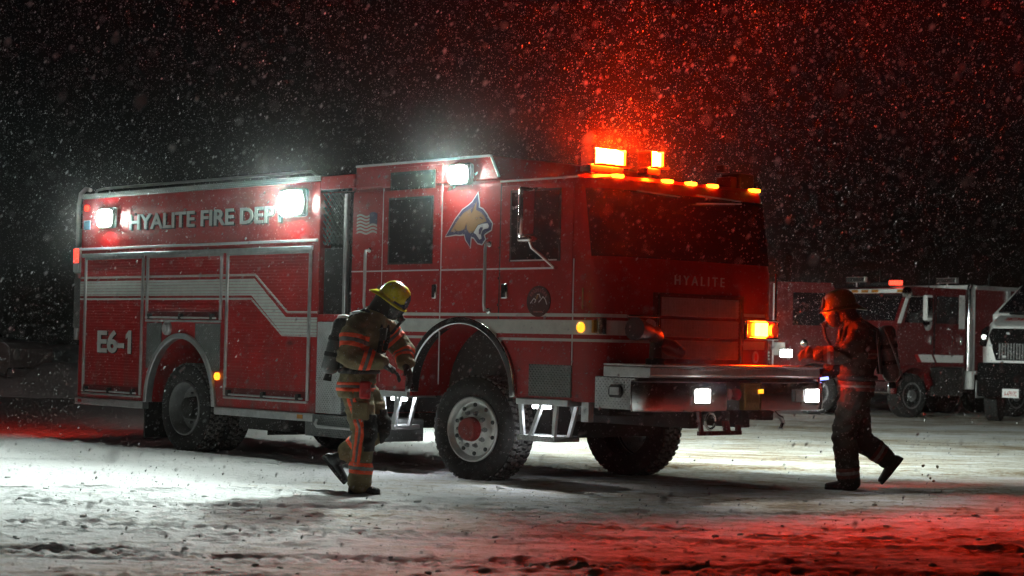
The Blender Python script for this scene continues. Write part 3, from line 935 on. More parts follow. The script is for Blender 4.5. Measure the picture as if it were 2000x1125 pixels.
# round mountain badge on the front door
bx, bz = 0.955, 1.795
badge = MB().prism([(bx + 0.165 * math.cos(2 * PI * k / 40), bz + 0.15 * math.sin(2 * PI * k / 40)) for k in range(40)], -0.0185, -0.012).build('door_badge', MAROON, fdoor, smooth=False)
pk = MB()
def ridge(pts, w=0.008):
    for i in range(len(pts) - 1):
        a, b = Vector(pts[i]), Vector(pts[i + 1])
        d = (b - a).normalized(); n_ = Vector((-d.y, d.x)) * w / 2
        pk.prism([tuple(a + n_), tuple(b + n_), tuple(b - n_), tuple(a - n_)], -0.0205 - 0.0004 * i, -0.018)
ridge([(bx - 0.11, bz - 0.02), (bx - 0.06, bz + 0.03), (bx - 0.045, bz + 0.015)])
ridge([(bx - 0.05, bz - 0.015), (bx - 0.015, bz + 0.065), (bx + 0.012, bz + 0.068), (bx + 0.03, bz + 0.03)])
ridge([(bx + 0.005, bz - 0.01), (bx + 0.035, bz + 0.015), (bx + 0.065, bz + 0.045), (bx + 0.1, bz + 0.015), (bx + 0.12, bz - 0.03)])
pk.build('badge_peaks', WHITEPR, fdoor, smooth=False)
MB().prism([(bx - 0.035, bz + 0.02), (bx - 0.018, bz + 0.062), (bx + 0.008, bz + 0.064), (bx - 0.012, bz + 0.022)], -0.0225, -0.018).build('badge_peak', TANP, fdoor, smooth=False)
sc_ = MB()
for k in range(9):
    t = PI * (0.82 - 0.64 * k / 8)
    c = Vector((bx + 0.125 * math.cos(t), bz + 0.108 * math.sin(t)))
    rd = Vector((math.cos(t), math.sin(t))); tg = Vector((-rd.y, rd.x))
    pts = [c + rd * a * 0.017 + tg * b * 0.009 for a, b in ((-1, -1), (1, -1), (1, 1), (-1, 1))]
    sc_.prism([tuple(p) for p in pts], -0.0205, -0.018)
sc_.prism([(bx - 0.065, bz - 0.108), (bx + 0.065, bz - 0.108), (bx + 0.065, bz - 0.094), (bx - 0.065, bz - 0.094)], -0.0205, -0.018)
sc_.build('badge_script', ROSE, fdoor, smooth=False)
# amber lamp on the side, lower panels and steps
MB().lathe([(0.0, 0.05), (-0.03, 0.05), (-0.055, 0.025)], (1.545, 0.0, 1.55), seg=20).build('marker_lamp', LENS_AMB, eng)
MB().tube([(1.56, -0.02, 1.72), (1.56, -0.02, 1.92)], 0.007).build('marker_wand', GOLD, eng)
MB().box(0.84, 1.42, -0.018, 0.0, 0.885, 1.19).build('tread_plate_panel', DTREAD, eng, bevel=0.004)
def step(x0, x1, lx):
    s = MB().box(x0, x1, -0.05, 0.35, 0.80, 0.86).build('cab_step', ALU, eng, bevel=0.008)
    t = MB().box(x0 + 0.03, x1 - 0.16, -0.06, 0.28, 0.455, 0.51).build('step_tread', TREAD, s, bevel=0.008)
    for xa, xb in ((x0 + 0.05, x0 + 0.09), (x0 + 0.34, x0 + 0.2), (x1 - 0.18, x1 - 0.2), (x1 - 0.04, x1 - 0.14)):
        yy = -0.04 if xa < x1 - 0.1 else 0.1
        f = MB()
        f.prism([(xa - 0.025, 0.80), (xa + 0.025, 0.80), (xb + 0.02, 0.505), (xb - 0.02, 0.505)], yy, yy + 0.03)
        f.build('step_bracket', ALU, s)
    MB().box(lx - 0.11, lx + 0.11, -0.03, 0.02, 0.765, 0.80).build('step_lamp', LENS_STEP, s, bevel=0.008)
    area_lamp('step_light', eng, (lx, 0.0, 0.755), (0, -0.35, -1), 0.2, 0.05, 7.0, (0.9, 0.95, 1.0))
step(0.70, 1.42, 1.02)
step(-1.42, -0.96, -1.13)

# --- front of the cab
ws = MB()
def ws_ring(z, y0, y1, k):
    xf = FX - 0.02 - 0.11 * (z - 2.2) / 0.7
    r = 0.26
    pts = []
    for t in [PI / 2 * j / 6 for j in range(1, 7)]:
        pts.append((xf - r + (r + k) * math.sin(t), r - (r + k) * math.cos(t), z))
    for t in [PI / 2 * j / 6 for j in range(0, 6)]:
        pts.append((xf - r + (r + k) * math.cos(t), W - r + (r + k) * math.sin(t), z))
    return pts
outer = [ws_ring(z, 0, 0, 0.012) for z in (2.22, 2.5, 2.86)]
inner = [ws_ring(z, 0, 0, -0.01) for z in (2.22, 2.5, 2.86)]
n = len(outer[0])
vs = [p for r_ in outer for p in r_] + [p for r_ in inner for p in r_]
fs = []
for lay in (0, 3 * n):
    for k in range(2):
        for i in range(n - 1):
            fs.append((lay + k * n + i, lay + k * n + i + 1, lay + (k + 1) * n + i + 1, lay + (k + 1) * n + i))
for i in range(n - 1):
    fs += [(i, i + 1, 3 * n + i + 1, 3 * n + i), (2 * n + i, 2 * n + i + 1, 5 * n + i + 1, 5 * n + i)]
ws.faces(vs, fs)
ws.build('windshield', GLASS, eng, angle=50)
for ya, za, yb, zb in ((1.3, 2.875, 1.95, 2.855), (1.28, 2.79, 1.95, 2.83), (0.45, 2.86, 1.05, 2.84)):
    xa = FX - 0.02 - 0.11 * (za - 2.2) / 0.7 + 0.05
    MB().tube([(xa, ya, za), (xa, yb, zb)], 0.008, 6).build('wiper', ALU, eng)
# marker lamps along the brow
for y in (0.27, 0.96, 1.3, 1.62, 2.26):
    MB().box(FX - 0.2, FX - 0.12, y - 0.055, y + 0.055, 2.97, 3.005).build('roof_marker_lamp', LENS_MARK, eng, bevel=0.01)
# beacons on the roof
def beacon(y0, y1, x=1.5, z0=3.07, h=0.16):
    b = MB().box(x - 0.13, x + 0.01, y0 - 0.02, y1 + 0.02, z0 - 0.07, z0).build('beacon', BLACK, eng, bevel=0.01)
    MB().box(x - 0.008, x + 0.04, y0, y1, z0 + 0.002, z0 + h - 0.012).build('beacon_lens_and_glow', LENS_RED, b, bevel=0.015)
    MB().box(x - 0.07, x - 0.012, y0, y1, z0 + h - 0.048, z0 + h).build('beacon_lens_and_glow', GLOW_TOP, b, bevel=0.015)  # added glowing piece that reddens the air above the beacon
    MB().box(x - 0.12, x - 0.072, y0 - 0.003, y1 + 0.003, z0 + 0.001, z0 + h + 0.004).build('added_beacon_back', BLACK, b, bevel=0.006)  # added plate that keeps the red light off the roof behind
    MB().box(x + 0.042, x + 0.14, y0 - 0.022, y1 + 0.022, z0 - 0.012, z0 + 0.003).build('added_beacon_visor', BLACK, b, bevel=0.004)  # added lip that shields the ground from the red lens
    for ya, yb in ((y0 - 0.022, y0 - 0.004), (y1 + 0.004, y1 + 0.022)):
        MB().box(x - 0.12, x + 0.06, ya, yb, z0 + 0.001, z0 + h + 0.002).build('added_beacon_cheek', BLACK, b, bevel=0.004)  # added side plates that narrow the sideways spread of red
beacon(0.12, 0.52, z0=3.1)
beacon(0.90, 1.05, z0=3.13)
MB().box(1.42, 1.46, 0.95, 0.99, 2.98, 3.06).build('beacon_post', ALU, eng)
hn = MB().box(1.32, 1.52, 2.1, 2.2, 2.98, 3.13).build('roof_loudspeaker', DRED, eng, bevel=0.01)
MB().box(1.3, 1.56, 2.2, 2.42, 3.0, 3.17).build('loudspeaker_horn', BLACK, hn, bevel=0.012)
MB().box(1.3, 1.4, 2.12, 2.22, 3.18, 3.26).build('loudspeaker_cap', BLACK, hn, bevel=0.012)
# nose lettering, grille, lamps
split_loose(text_mesh('letter', 'H Y A L I T E', LETTER, eng, 0.92, 1.64, 1.985, 2.075, plane='front', at=FX, depth=0.008))
gf = MB().box(FX, FX + 0.02, 0.62, 1.93, 1.22, 1.90).build('grille_frame', DRED, eng, bevel=0.006)
gt = MB()
gt.box(FX + 0.02, FX + 0.035, 1.86, 1.885, 1.24, 1.88); gt.box(FX + 0.02, FX + 0.035, 0.66, 0.685, 1.24, 1.88)
gt.build('grille_trim', CHROME, gf)
for z0, z1 in ((1.68, 1.86), (1.48, 1.65), (1.27, 1.45)):
    MB().box(FX + 0.018, FX + 0.03, 0.72, 1.835, z0, z1).build('grille_panel', MESH, gf, bevel=0.004)
    gw = MB()
    for k in range(28):
        y = 0.74 + k * 0.04
        if y < 1.82: gw.box(FX + 0.03, FX + 0.036, y - 0.004, y + 0.004, z0 + 0.01, z1 - 0.01)
    for k in range(4):
        z = z0 + 0.03 + k * 0.04
        gw.box(FX + 0.036, FX + 0.041, 0.73, 1.83, z - 0.004, z + 0.004)
    gw.build('grille_wires', ALU, gf, smooth=False)
def lamp_cluster(y0, y1, lit):
    c = MB()
    z0, z1 = 1.475, 1.68
    for a, b, e, f in ((y0, y1, z0, z0 + 0.025), (y0, y1, z1 - 0.025, z1), (y0, y0 + 0.02, z0 + 0.025, z1 - 0.025), (y1 - 0.02, y1, z0 + 0.025, z1 - 0.025)):
        c.box(FX - 0.02, FX + 0.05, a, b, e, f)
    c = c.build('lamp_cluster', CHROME, eng, bevel=0.008)
    MB().box(FX - 0.02, FX + 0.02, y0 + 0.02, y1 - 0.02, z0 + 0.025, z1 - 0.025).build('reflector', DRED, c)
    if lit:
        MB().box(FX + 0.02, FX + 0.06, 2.09, 2.26, z0 + 0.035, z1 - 0.035).build('warning_lamp', LENS_REDF, c, bevel=0.01)
        MB().lathe([(0.0, 0.07), (0.03, 0.06)], (FX + 0.02, 2.38, 1.575), axis='x', seg=20).build('headlamp', CLEAR_OFF, c)
    else:
        MB().lathe([(0.0, 0.075), (0.03, 0.065)], (FX + 0.02, 0.38, 1.575), axis='x', seg=20).build('headlamp', CLEAR_OFF, c)
        MB().lathe([(0.0, 0.075), (0.03, 0.065)], (FX + 0.02, 0.56, 1.575), axis='x', seg=20).build('headlamp', CLEAR_OFF, c)
lamp_cluster(0.25, 0.67, False)
lamp_cluster(1.94, 2.44, True)
cl = MB().tube([(FX - 0.08, 0.02, 1.49), (FX - 0.08, 0.02, 1.64)], 0.05, 12).build('corner_lamp', CHROME, eng)
MB().box(FX - 0.16, FX - 0.13, -0.035, 0.0, 1.5, 1.62).build('corner_lens', AMBER_OFF, cl)
MB().box(FX, FX + 0.012, 1.94, 2.26, 1.375, 1.455).build('reflective_band', STRIPE, eng)
MB().box(FX, FX + 0.012, 1.94, 2.26, 1.70, 1.73).build('band_border', STRIPE, eng)
MB().prism([(2.13 + 0.045 * math.cos(2 * PI * k / 20), 1.3 + 0.06 * math.sin(2 * PI * k / 20)) for k in range(20)], FX, FX + 0.012, 'x').build('nose_badge', WHITEPR, eng)
MB().prism([(2.13 + 0.02 * math.cos(2 * PI * k / 16), 1.3 + 0.04 * math.sin(2 * PI * k / 16)) for k in range(16)], FX + 0.012, FX + 0.015, 'x').build('badge_centre', REDPR, eng)
MB().box(1.8, 1.815, W - 0.005, W + 0.012, 1.6, 2.15).build('corner_trim', CHROME, eng)
# --- extended front bumper
ext = MB().box(1.75, 2.3, -0.02, W + 0.02, 0.80, 1.10).build('bumper_extension', DTREAD, eng, bevel=0.008)
MB().box(1.755, 2.275, -0.03, -0.02, 0.805, 1.095).build('bumper_side_plate', TREAD, ext, bevel=0.004)
rl = MB().prism([(1.97, 0.91), (2.1, 0.91), (2.12, 0.94), (2.12, 1.0), (2.09, 1.03), (1.98, 1.03), (1.95, 1.0), (1.95, 0.94)], -0.055, -0.03).build('bumper_side_lamp', BLACK, ext, bevel=0.008)
MB().prism([(1.975, 0.935), (2.09, 0.935), (2.09, 1.005), (1.975, 1.005)], -0.06, -0.055).build('lens', CLEAR_OFF, ext)
bp = []
r_ = 0.2
path = [(2.28, -0.06)] + [(2.46 - r_ + r_ * math.sin(t), -0.06 + r_ - r_ * math.cos(t)) for t in [PI / 2 * k / 8 for k in range(9)]]
path += [(2.46, 0.4), (2.46, 1.0)]
def bumper_piece(path, name):
    mb = MB()
    prof = [(0.0, 0.79), (0.016, 0.80), (0.022, 0.86), (0.022, 1.0), (0.016, 1.06), (0.0, 1.07)]
    rings = []
    for i, p in enumerate(path):
        a = Vector(path[max(0, i - 1)]); b = Vector(path[min(len(path) - 1, i + 1)])
        d = (b - a).normalized(); nn = Vector((d.y, -d.x))
        ring = [(p[0] + nn.x * k, p[1] + nn.y * k, z) for k, z in prof] + [(p[0] - nn.x * 0.03, p[1] - nn.y * 0.03, 1.07), (p[0] - nn.x * 0.03, p[1] - nn.y * 0.03, 0.79)]
        rings.append(ring)
    mb.loft(rings)
    return mb.build(name, CHROME, eng, angle=50)
bumper_piece(path, 'front_bumper')
bumper_piece([(x, W - y) for x, y in path][::-1], 'front_bumper')
pk_ = MB().box(2.3, 2.40, 1.0, 1.5, 0.80, 1.07).build('bumper_pocket', CHASSIS, eng)
for y in (1.06, 1.19):
    MB().lathe([(0.0, 0.055), (0.05, 0.055), (0.06, 0.03)], (2.40, y, 0.95), axis='x', seg=16).build('hose_coupling', REDPR, pk_)
sp = MB().box(2.4, 2.47, 1.27, 1.49, 0.80, 1.06).build('siren_speaker', GOLD, eng, bevel=0.01)
sg = MB()
for k in range(9):
    sg.box(2.47, 2.476, 1.28 + 0.024 * k, 1.286 + 0.024 * k, 0.87, 1.05)
for k in range(8):
    sg.box(2.476, 2.481, 1.275, 1.485, 0.875 + 0.024 * k, 0.881 + 0.024 * k)
sg.build('speaker_bars', GOLD, sp, smooth=False)
MB().box(2.47, 2.49, 1.46, 1.52, 0.96, 1.0).build('speaker_lamp', LENS_AMB, sp)
def bumper_lamp(y0, y1, z0=0.875, z1=1.0, x=2.485):
    b = MB().box(x - 0.02, x + 0.012, y0 - 0.06, y1 + 0.03, z0 - 0.03, z1 + 0.03).build('bumper_lamp', CHROME, eng, bevel=0.01)
    MB().box(x + 0.012, x + 0.03, y0, y1, z0, z1).build('lens', LENS_FOG, b, bevel=0.012)
    area_lamp('bumper_light', eng, (x + 0.05, (y0 + y1) / 2, (z0 + z1) / 2), (1, 0, -0.12), y1 - y0, z1 - z0, 8, (1.0, 0.98, 0.94), 120)
bumper_lamp(0.55, 0.73)
bumper_lamp(2.16, 2.34)
MB().box(2.5, 2.512, 1.98, 2.1, 0.88, 1.0).build('unlit_bumper_lens', CLEAR_OFF, eng, bevel=0.01)
# hose tray on the bumper
tr = MB().prism([(1.87, 1.10), (2.44, 1.10), (2.47, 1.12), (2.47, 1.20), (1.87, 1.20)], -0.04, 2.4).build('hose_tray', ALU, eng, bevel=0.01)
MB().box(1.88, 2.5, -0.05, 2.42, 1.205, 1.222).build('tray_lid', TREAD, tr, bevel=0.005)
rv = MB()
for k in range(50):
    rv.lathe([(0.0, 0.006), (0.006, 0.004)], (2.47, 0.1 + k * 0.044, 1.18), axis='x', seg=6)
rv.build('tray_rivets', CHROME, tr)
# monitor nozzle on the near end of the tray
mo = MB().lathe([(0.0, 0.09), (0.05, 0.09), (0.06, 0.06), (0.2, 0.055)], (2.3, 0.2, 1.222), axis='z', seg=18).build('bumper_turret', BLACK, eng)
MB().tube([(2.3, 0.2, 1.42), (2.31, 0.2, 1.47), (2.35, 0.14, 1.5), (2.4, 0.06, 1.5), (2.42, -0.06, 1.52)], [0.06, 0.07, 0.07, 0.06, 0.065], 12).build('turret_elbow', BLACK, mo)
MB().tube([(2.41, -0.02, 1.515), (2.44, -0.18, 1.535), (2.45, -0.24, 1.54)], [0.075, 0.1, 0.105], 16).build('turret_nozzle', BLACK, mo)
MB().tube([(2.32, 0.24, 1.42), (2.34, 0.36, 1.38), (2.35, 0.5, 1.33)], [0.06, 0.075, 0.05], 12).build('turret_gearbox', DRED, mo)
# hanging gear under the bumper
tg = MB()
tg.box(2.36, 2.4, 0.72, 1.32, 0.565, 0.605)
tg.prism([(0.70, 0.79), (0.735, 0.79), (0.78, 0.6), (0.745, 0.6)], 2.36, 2.4, 'x')
tg.prism([(1.04, 0.79), (1.11, 0.79), (1.16, 0.6), (1.09, 0.6)], 2.36, 2.4, 'x')
tg.prism([(1.26, 0.66), (1.31, 0.66), (1.31, 0.6), (1.26, 0.6)], 2.36, 2.4, 'x')
tg.build('tow_bracket', DRED, eng, bevel=0.004)
MB().tube([(2.41, 0.85 + 0.07 * math.cos(t), 0.7 + 0.075 * math.sin(t)) for t in [2 * PI * k / 20 for k in range(20)]] , 0.013, 8).build('tow_ring', CHROME, eng)
MB().tube([(2.38, 1.8, 0.79), (2.4, 1.84, 0.74), (2.4, 1.9, 0.72), (2.4, 1.93, 0.67), (2.4, 1.9, 0.62), (2.4, 1.86, 0.62)], [0.02, 0.022, 0.024, 0.022, 0.018, 0.008], 10).build('tow_hook', CHROME, eng)
MB().box(2.25, 2.42, 0.98, 1.12, 0.70, 0.79).build('bumper_bracket', CHASSIS, eng, bevel=0.01)
MB().box(2.25, 2.42, 1.58, 1.76, 0.70, 0.79).build('bumper_bracket', CHASSIS, eng, bevel=0.01)

# --- chassis and running gear
ch_ = MB()
for y in (0.8, 1.55):
    ch_.box(-7.5, 2.2, y, y + 0.12, 0.62, 0.9)
ch_.box(-0.12, 0.12, 0.3, 2.2, 0.42, 0.56).box(-5.34, -5.06, 0.3, 2.2, 0.4, 0.68)
ch_.lathe([(-0.25, 0.08), (-0.1, 0.24), (0.1, 0.24), (0.25, 0.08)], (-5.2, 1.25, 0.52), seg=20)
ch_.box(1.2, 1.72, 0.2, 2.3, 0.72, 0.86)
ch_.tube([(-5.0, 1.25, 0.55), (-1.0, 1.25, 0.7)], 0.06)
ch_.build('chassis', CHASSIS, eng, bevel=0.01)
MB().box(-4.3, -3.3, 0.18, 0.7, 0.32, 0.56).build('under_tank', CHASSIS, eng, bevel=0.03)
MB().box(-1.9, -1.1, 1.75, 2.4, 0.3, 0.8).build('fuel_tank', CHASSIS, eng, bevel=0.04)
MB().box(-3.9, -3.0, 1.8, 2.4, 0.36, 0.56).build('under_tank', CHASSIS, eng, bevel=0.03)
cnm = MB()
for x, y in ((-3.25, 0.9), (-3.12, 0.95), (-3.35, 1.3)):
    for k in range(8):
        cnm.tube([(x + 0.012 * math.cos(t), y, 0.32 + 0.035 * k + 0.02 * math.sin(t)) for t in [2 * PI * j / 8 for j in range(9)]], 0.006, 5)
cnm.build('hanging_chain', CHASSIS, eng)
MB().tube([(1.0, 0.4, 0.78), (2.1, 0.3, 0.76)], 0.02).build('steering_link', CHASSIS, eng)
MB().box(1.5, 1.6, 0.05, 0.12, 0.66, 0.85).build('skirt_bracket', ALU, eng, bevel=0.005)
MB().box(-6.1, -6.07, 0.02, 0.62, 0.12, 0.75).build('mud_flap', RUBBER, eng)
MB().box(-6.1, -6.07, W - 0.62, W - 0.02, 0.12, 0.75).build('mud_flap', RUBBER, eng)

TREAD_SNOW = mat('snowy_rubber', (0.13, 0.125, 0.12), 0.9, var=0.9, scale=26, bump=0.4)
def wheel(x, y, steer, side, width, kind):
    """side -1 = the outer face looks to -Y"""
    s = side
    R0 = 0.535
    prof = [(-0.01 * -s, 0.31), (0.0, 0.33), (s * 0.02, 0.36), (s * 0.035, 0.42), (s * 0.022, 0.48), (s * 0.0, 0.515), (s * -0.02, R0 - 0.012),
            (s * (-width + 0.02), R0 - 0.012), (s * (-width), 0.515), (s * (-width - 0.02), 0.42), (s * -width, 0.31)]
    w = MB().lathe(prof, (0, 0, 0), seg=56, cap=False)
    w = w.build('wheel', RUBBER, eng, angle=30)
    w.location = (x, y, R0 - 0.015); w.rotation_euler = (0, 0, steer)
    t = MB()
    n = 46
    for k in range(n):
        for row in range(4):
            a = 2 * PI * (k + 0.5 * (row % 2)) / n
            y0 = s * (-0.015 - (width - 0.03) * row / 4.0); y1 = s * (-0.015 - (width - 0.03) * (row + 0.82) / 4.0)
            da = 2 * PI / n * 0.33
            sk = 0.02 * (1 if row % 2 else -1)
            pts = []
            for aa, rr in ((a - da, R0 - 0.02), (a + da, R0 - 0.02), (a + da * 0.85, R0 + 0.004), (a - da * 0.85, R0 + 0.004)):
                pts.append((aa, rr))
            v = [(rr * math.cos(aa + sk * 0), y0, rr * math.sin(aa)) for aa, rr in pts] + [(rr * math.cos(aa + sk), y1, rr * math.sin(aa + sk)) for aa, rr in pts]
            t.faces(v, [(0, 1, 2, 3), (7, 6, 5, 4), (0, 4, 5, 1), (1, 5, 6, 2), (2, 6, 7, 3), (3, 7, 4, 0)])
    t.build('tread', TREAD_SNOW, w, smooth=False)
    if kind == 'front':
        rm = MB().lathe([(s * -0.02, 0.325), (s * 0.022, 0.325), (s * 0.028, 0.312), (s * 0.012, 0.296), (s * 0.0, 0.285), (s * -0.025, 0.272), (s * -0.03, 0.23), (s * -0.005, 0.2), (s * 0.02, 0.17), (s * 0.024, 0.12), (s * 0.02, 0.0001)], (0, 0, 0), seg=56, cap=False)
        rim = rm.build('rim', WHEELALU, w, angle=50)
        hh = MB()
        for k in range(10):
            a = 2 * PI * (k + 0.5) / 10
            hh.lathe([(s * -0.035, 0.021), (s * -0.018, 0.021), (s * -0.018, 0.0001)], (0.243 * math.cos(a), 0, 0.243 * math.sin(a)), seg=14, cap=False)
        hh.build('hand_holes', BLACK, w)
        for k in range(10):
            a = 2 * PI * k / 10
            MB().lathe([(s * 0.0, 0.026), (s * 0.022, 0.026), (s * 0.022, 0.017), (s * 0.055, 0.016), (s * 0.06, 0.01), (s * 0.06, 0.0001)], (0.165 * math.cos(a), 0, 0.165 * math.sin(a)), seg=8, cap=False).build('lug_nut', DARKRIM, w)
        MB().lathe([(s * 0.015, 0.125), (s * 0.03, 0.122), (s * 0.1, 0.112), (s * 0.115, 0.1), (s * 0.118, 0.04), (s * 0.122, 0.035), (s * 0.122, 0.0001)], (0, 0, 0), seg=28, cap=False).build('hub_cap', HUBRED, w, angle=30)
    else:
        MB().lathe([(s * -0.01, 0.325), (s * 0.02, 0.325), (s * 0.026, 0.31), (s * 0.0, 0.295), (s * -0.06, 0.28), (s * -0.13, 0.265), (s * -0.14, 0.2), (s * -0.145, 0.13)], (0, 0, 0), seg=48, cap=False).build('rim', DARKRIM, w, angle=50)
        MB().lathe([(s * -0.15, 0.14), (s * -0.02, 0.125), (s * 0.0, 0.1), (s * 0.005, 0.06), (s * 0.005, 0.0001)], (0, 0, 0), seg=24, cap=False).build('hub_cap', CHASSIS, w, angle=30)
        for k in range(10):
            a = 2 * PI * k / 10
            MB().lathe([(s * -0.14, 0.018), (s * -0.1, 0.016), (s * -0.1, 0.0001)], (0.185 * math.cos(a), 0, 0.185 * math.sin(a)), seg=6, cap=False).build('lug_nut', DARKRIM, w)
    return w
ST = R(8)
wheel(0.0, 0.03, ST, -1, 0.33, 'front')
wheel(0.0, W - 0.03, ST, 1, 0.33, 'front')
wheel(-5.2, 0.03, 0, -1, 0.27, 'rear')
wheel(-5.2, 0.36, 0, -1, 0.27, 'inner')
wheel(-5.2, W - 0.03, 0, 1, 0.27, 'rear')

# ------------------------------------------------------------------ people
def remesh_pieces(mb, voxel, smooth_it=4, wrinkle=0.0, wl=0.11, seed=0, stretch=(1, 1, 0.6)):
    me = bpy.data.meshes.new('pieces')
    bmesh.ops.recalc_face_normals(mb.bm, faces=mb.bm.faces)
    mb.bm.to_mesh(me); mb.bm.free()
    o = bpy.data.objects.new('pieces', me); COL.objects.link(o)
    rm = o.modifiers.new('r', 'REMESH'); rm.mode = 'VOXEL'; rm.voxel_size = voxel
    sm = o.modifiers.new('s', 'SMOOTH'); sm.iterations = smooth_it; sm.factor = 0.5
    dg = bpy.context.evaluated_depsgraph_get()
    out = bpy.data.meshes.new_from_object(o.evaluated_get(dg))
    bpy.data.objects.remove(o); bpy.data.meshes.remove(me)
    if wrinkle:
        n = len(out.vertices)
        co = np.empty(n * 3); out.vertices.foreach_get('co', co); co = co.reshape(-1, 3)
        no = np.empty(n * 3); out.vertex_normals.foreach_get('vector', no); no = no.reshape(-1, 3)
        p = co * np.array(stretch) / wl
        d = fbm(p[:, 0] + 3.1 * p[:, 2] + seed, p[:, 1] * 1.3 - 0.8 * p[:, 2] + seed * 2.3, 3, seed) - 0.5
        fold = 1 - 2 * np.abs(fbm(p[:, 0] * 0.7 - p[:, 2] * 1.8 + seed * 1.7, p[:, 1] * 0.7 + p[:, 2] * 0.9, 2, seed + 5) * 2 - 1)
        co = co + no * ((d * 1.3 + fold * 0.5) * wrinkle)[:, None]
        out.vertices.foreach_set('co', co.ravel())
    out.polygons.foreach_set('use_smooth', np.ones(len(out.polygons), bool))
    out.update()
    return out

def limb(mb, pts, rs, seg=14):
    """closed tapered limb through joints, with rounded ends"""
    P = [Vector(p) for p in pts]
    # subdivide so that bends stay round
    Q, q = [P[0]], [rs[0]]
    for i in range(len(P) - 1):
        for k in range(1, 5):
            Q.append(P[i].lerp(P[i + 1], k / 4)); q.append(rs[i] + (rs[i + 1] - rs[i]) * k / 4)
    d0 = (Q[0] - Q[1]).normalized(); d1 = (Q[-1] - Q[-2]).normalized()
    Q = [Q[0] + d0 * q[0] * 0.8, Q[0] + d0 * q[0] * 0.55] + Q + [Q[-1] + d1 * q[-1] * 0.55, Q[-1] + d1 * q[-1] * 0.8]
    q = [q[0] * 0.45, q[0] * 0.8] + q + [q[-1] * 0.8, q[-1] * 0.45]
    mb.tube(Q, q, seg)

def ell_ring(c, rx, ry, yaw=0.0, pitch=0.0, n=20):
    out = []
    for k in range(n):
        t = 2 * PI * k / n
        v = Vector((rx * math.cos(t), ry * math.sin(t), 0))
        v = Euler((0, pitch, yaw)).to_matrix() @ v
        out.append(tuple(Vector(c) + v))
    return out

def torso(mb, rows):
    """rows: (centre, rx depth, ry half width, yaw, pitch)"""
    mb.loft([ell_ring(*r) for r in rows])

def attach(me, name, m, parent):
    me.materials.clear(); me.materials.append(m); me.name = name
    return link(bpy.data.objects.new(name, me), parent)

def band(src, parent, m, planes, pred=None, lift=0.005, name='reflective_band'):
    """cut a strip out of a garment between planes and lift it off the cloth"""
    bm = bmesh.new(); bm.from_mesh(src)
    for co, no in planes:
        geom = bm.verts[:] + bm.edges[:] + bm.faces[:]
        bmesh.ops.bisect_plane(bm, geom=geom, plane_co=co, plane_no=no, clear_outer=True)
    if pred:
        kill = [f for f in bm.faces if not pred(f.calc_center_median(), f.normal)]
        bmesh.ops.delete(bm, geom=kill, context='FACES')
    if not bm.faces:
        bm.free(); return None
    bm.normal_update()
    for v in bm.verts: v.co = v.co + v.normal * lift
    me = bpy.data.meshes.new(name); bm.to_mesh(me); bm.free()
    me.polygons.foreach_set('use_smooth', [True] * len(me.polygons))
    o = attach(me, name, m, parent)
    s = o.modifiers.new('thick', 'SOLIDIFY'); s.thickness = 0.006; s.offset = -1
    return o

def cross_band(src, parent, p, q, t0, t1, rmax, OR=None):
    OR = OR or ORANGE
    """triple trim round a limb p->q between t0 and t1 (metres from p)"""
    p, q = Vector(p), Vector(q); d = (q - p).normalized()
    w = (t1 - t0)
    for a, b, m in ((t0, t0 + w * 0.34, OR), (t0 + w * 0.34, t0 + w * 0.66, SILVERB), (t0 + w * 0.66, t1, OR)):
        ca, cb = p + d * a, p + d * b
        mid = (ca + cb) / 2
        band(src, parent, m, [(ca, -d), (cb, d)], lambda c, n, mid=mid: (c - mid).length < rmax)

def finger_glove(parent, wrist, knuckle, side, bend_dir, m=GLOVE, spread=0.02):
    """palm and five separate, unequal, bent fingers; side = lateral axis of the palm"""
    w, k = Vector(wrist), Vector(knuckle)
    d = (k - w).normalized(); sd = (Vector(side) - d * d.dot(Vector(side))).normalized(); bd = Vector(bend_dir).normalized()
    mb = MB()
    rings = []
    for t, rw, rt in ((-0.3, 0.042, 0.036), (0.1, 0.045, 0.034), (0.6, 0.052, 0.032), (1.0, 0.05, 0.026), (1.06, 0.042, 0.018)):
        c = w.lerp(k, t)
        nn = d.cross(sd)
        rings.append([tuple(c + sd * rw * math.cos(a) + nn * rt * math.sin(a)) for a in [2 * PI * j / 14 for j in range(14)]])
    mb.loft(rings)
    for i, L in enumerate((0.075, 0.088, 0.082, 0.062)):
        o = k + sd * (0.036 - 0.024 * i)
        p1 = o + d * L * 0.45 + bd * 0.012
        p2 = o + d * L * 0.72 + bd * (0.012 + L * 0.4)
        p3 = o + d * L * 0.6 + bd * (0.012 + L * 0.75)
        limb(mb, [o - d * 0.02, p1, p2, p3], [0.013, 0.0125, 0.0115, 0.0105], 8)
    th = w.lerp(k, 0.35) + sd * 0.045
    limb(mb, [th - sd * 0.015, th + sd * 0.03 + d * 0.035 + bd * 0.01, th + sd * 0.03 + d * 0.065 + bd * 0.035], [0.016, 0.0145, 0.0125], 8)
    me = remesh_pieces(mb, 0.006, 2)
    return attach(me, 'glove', m, parent)

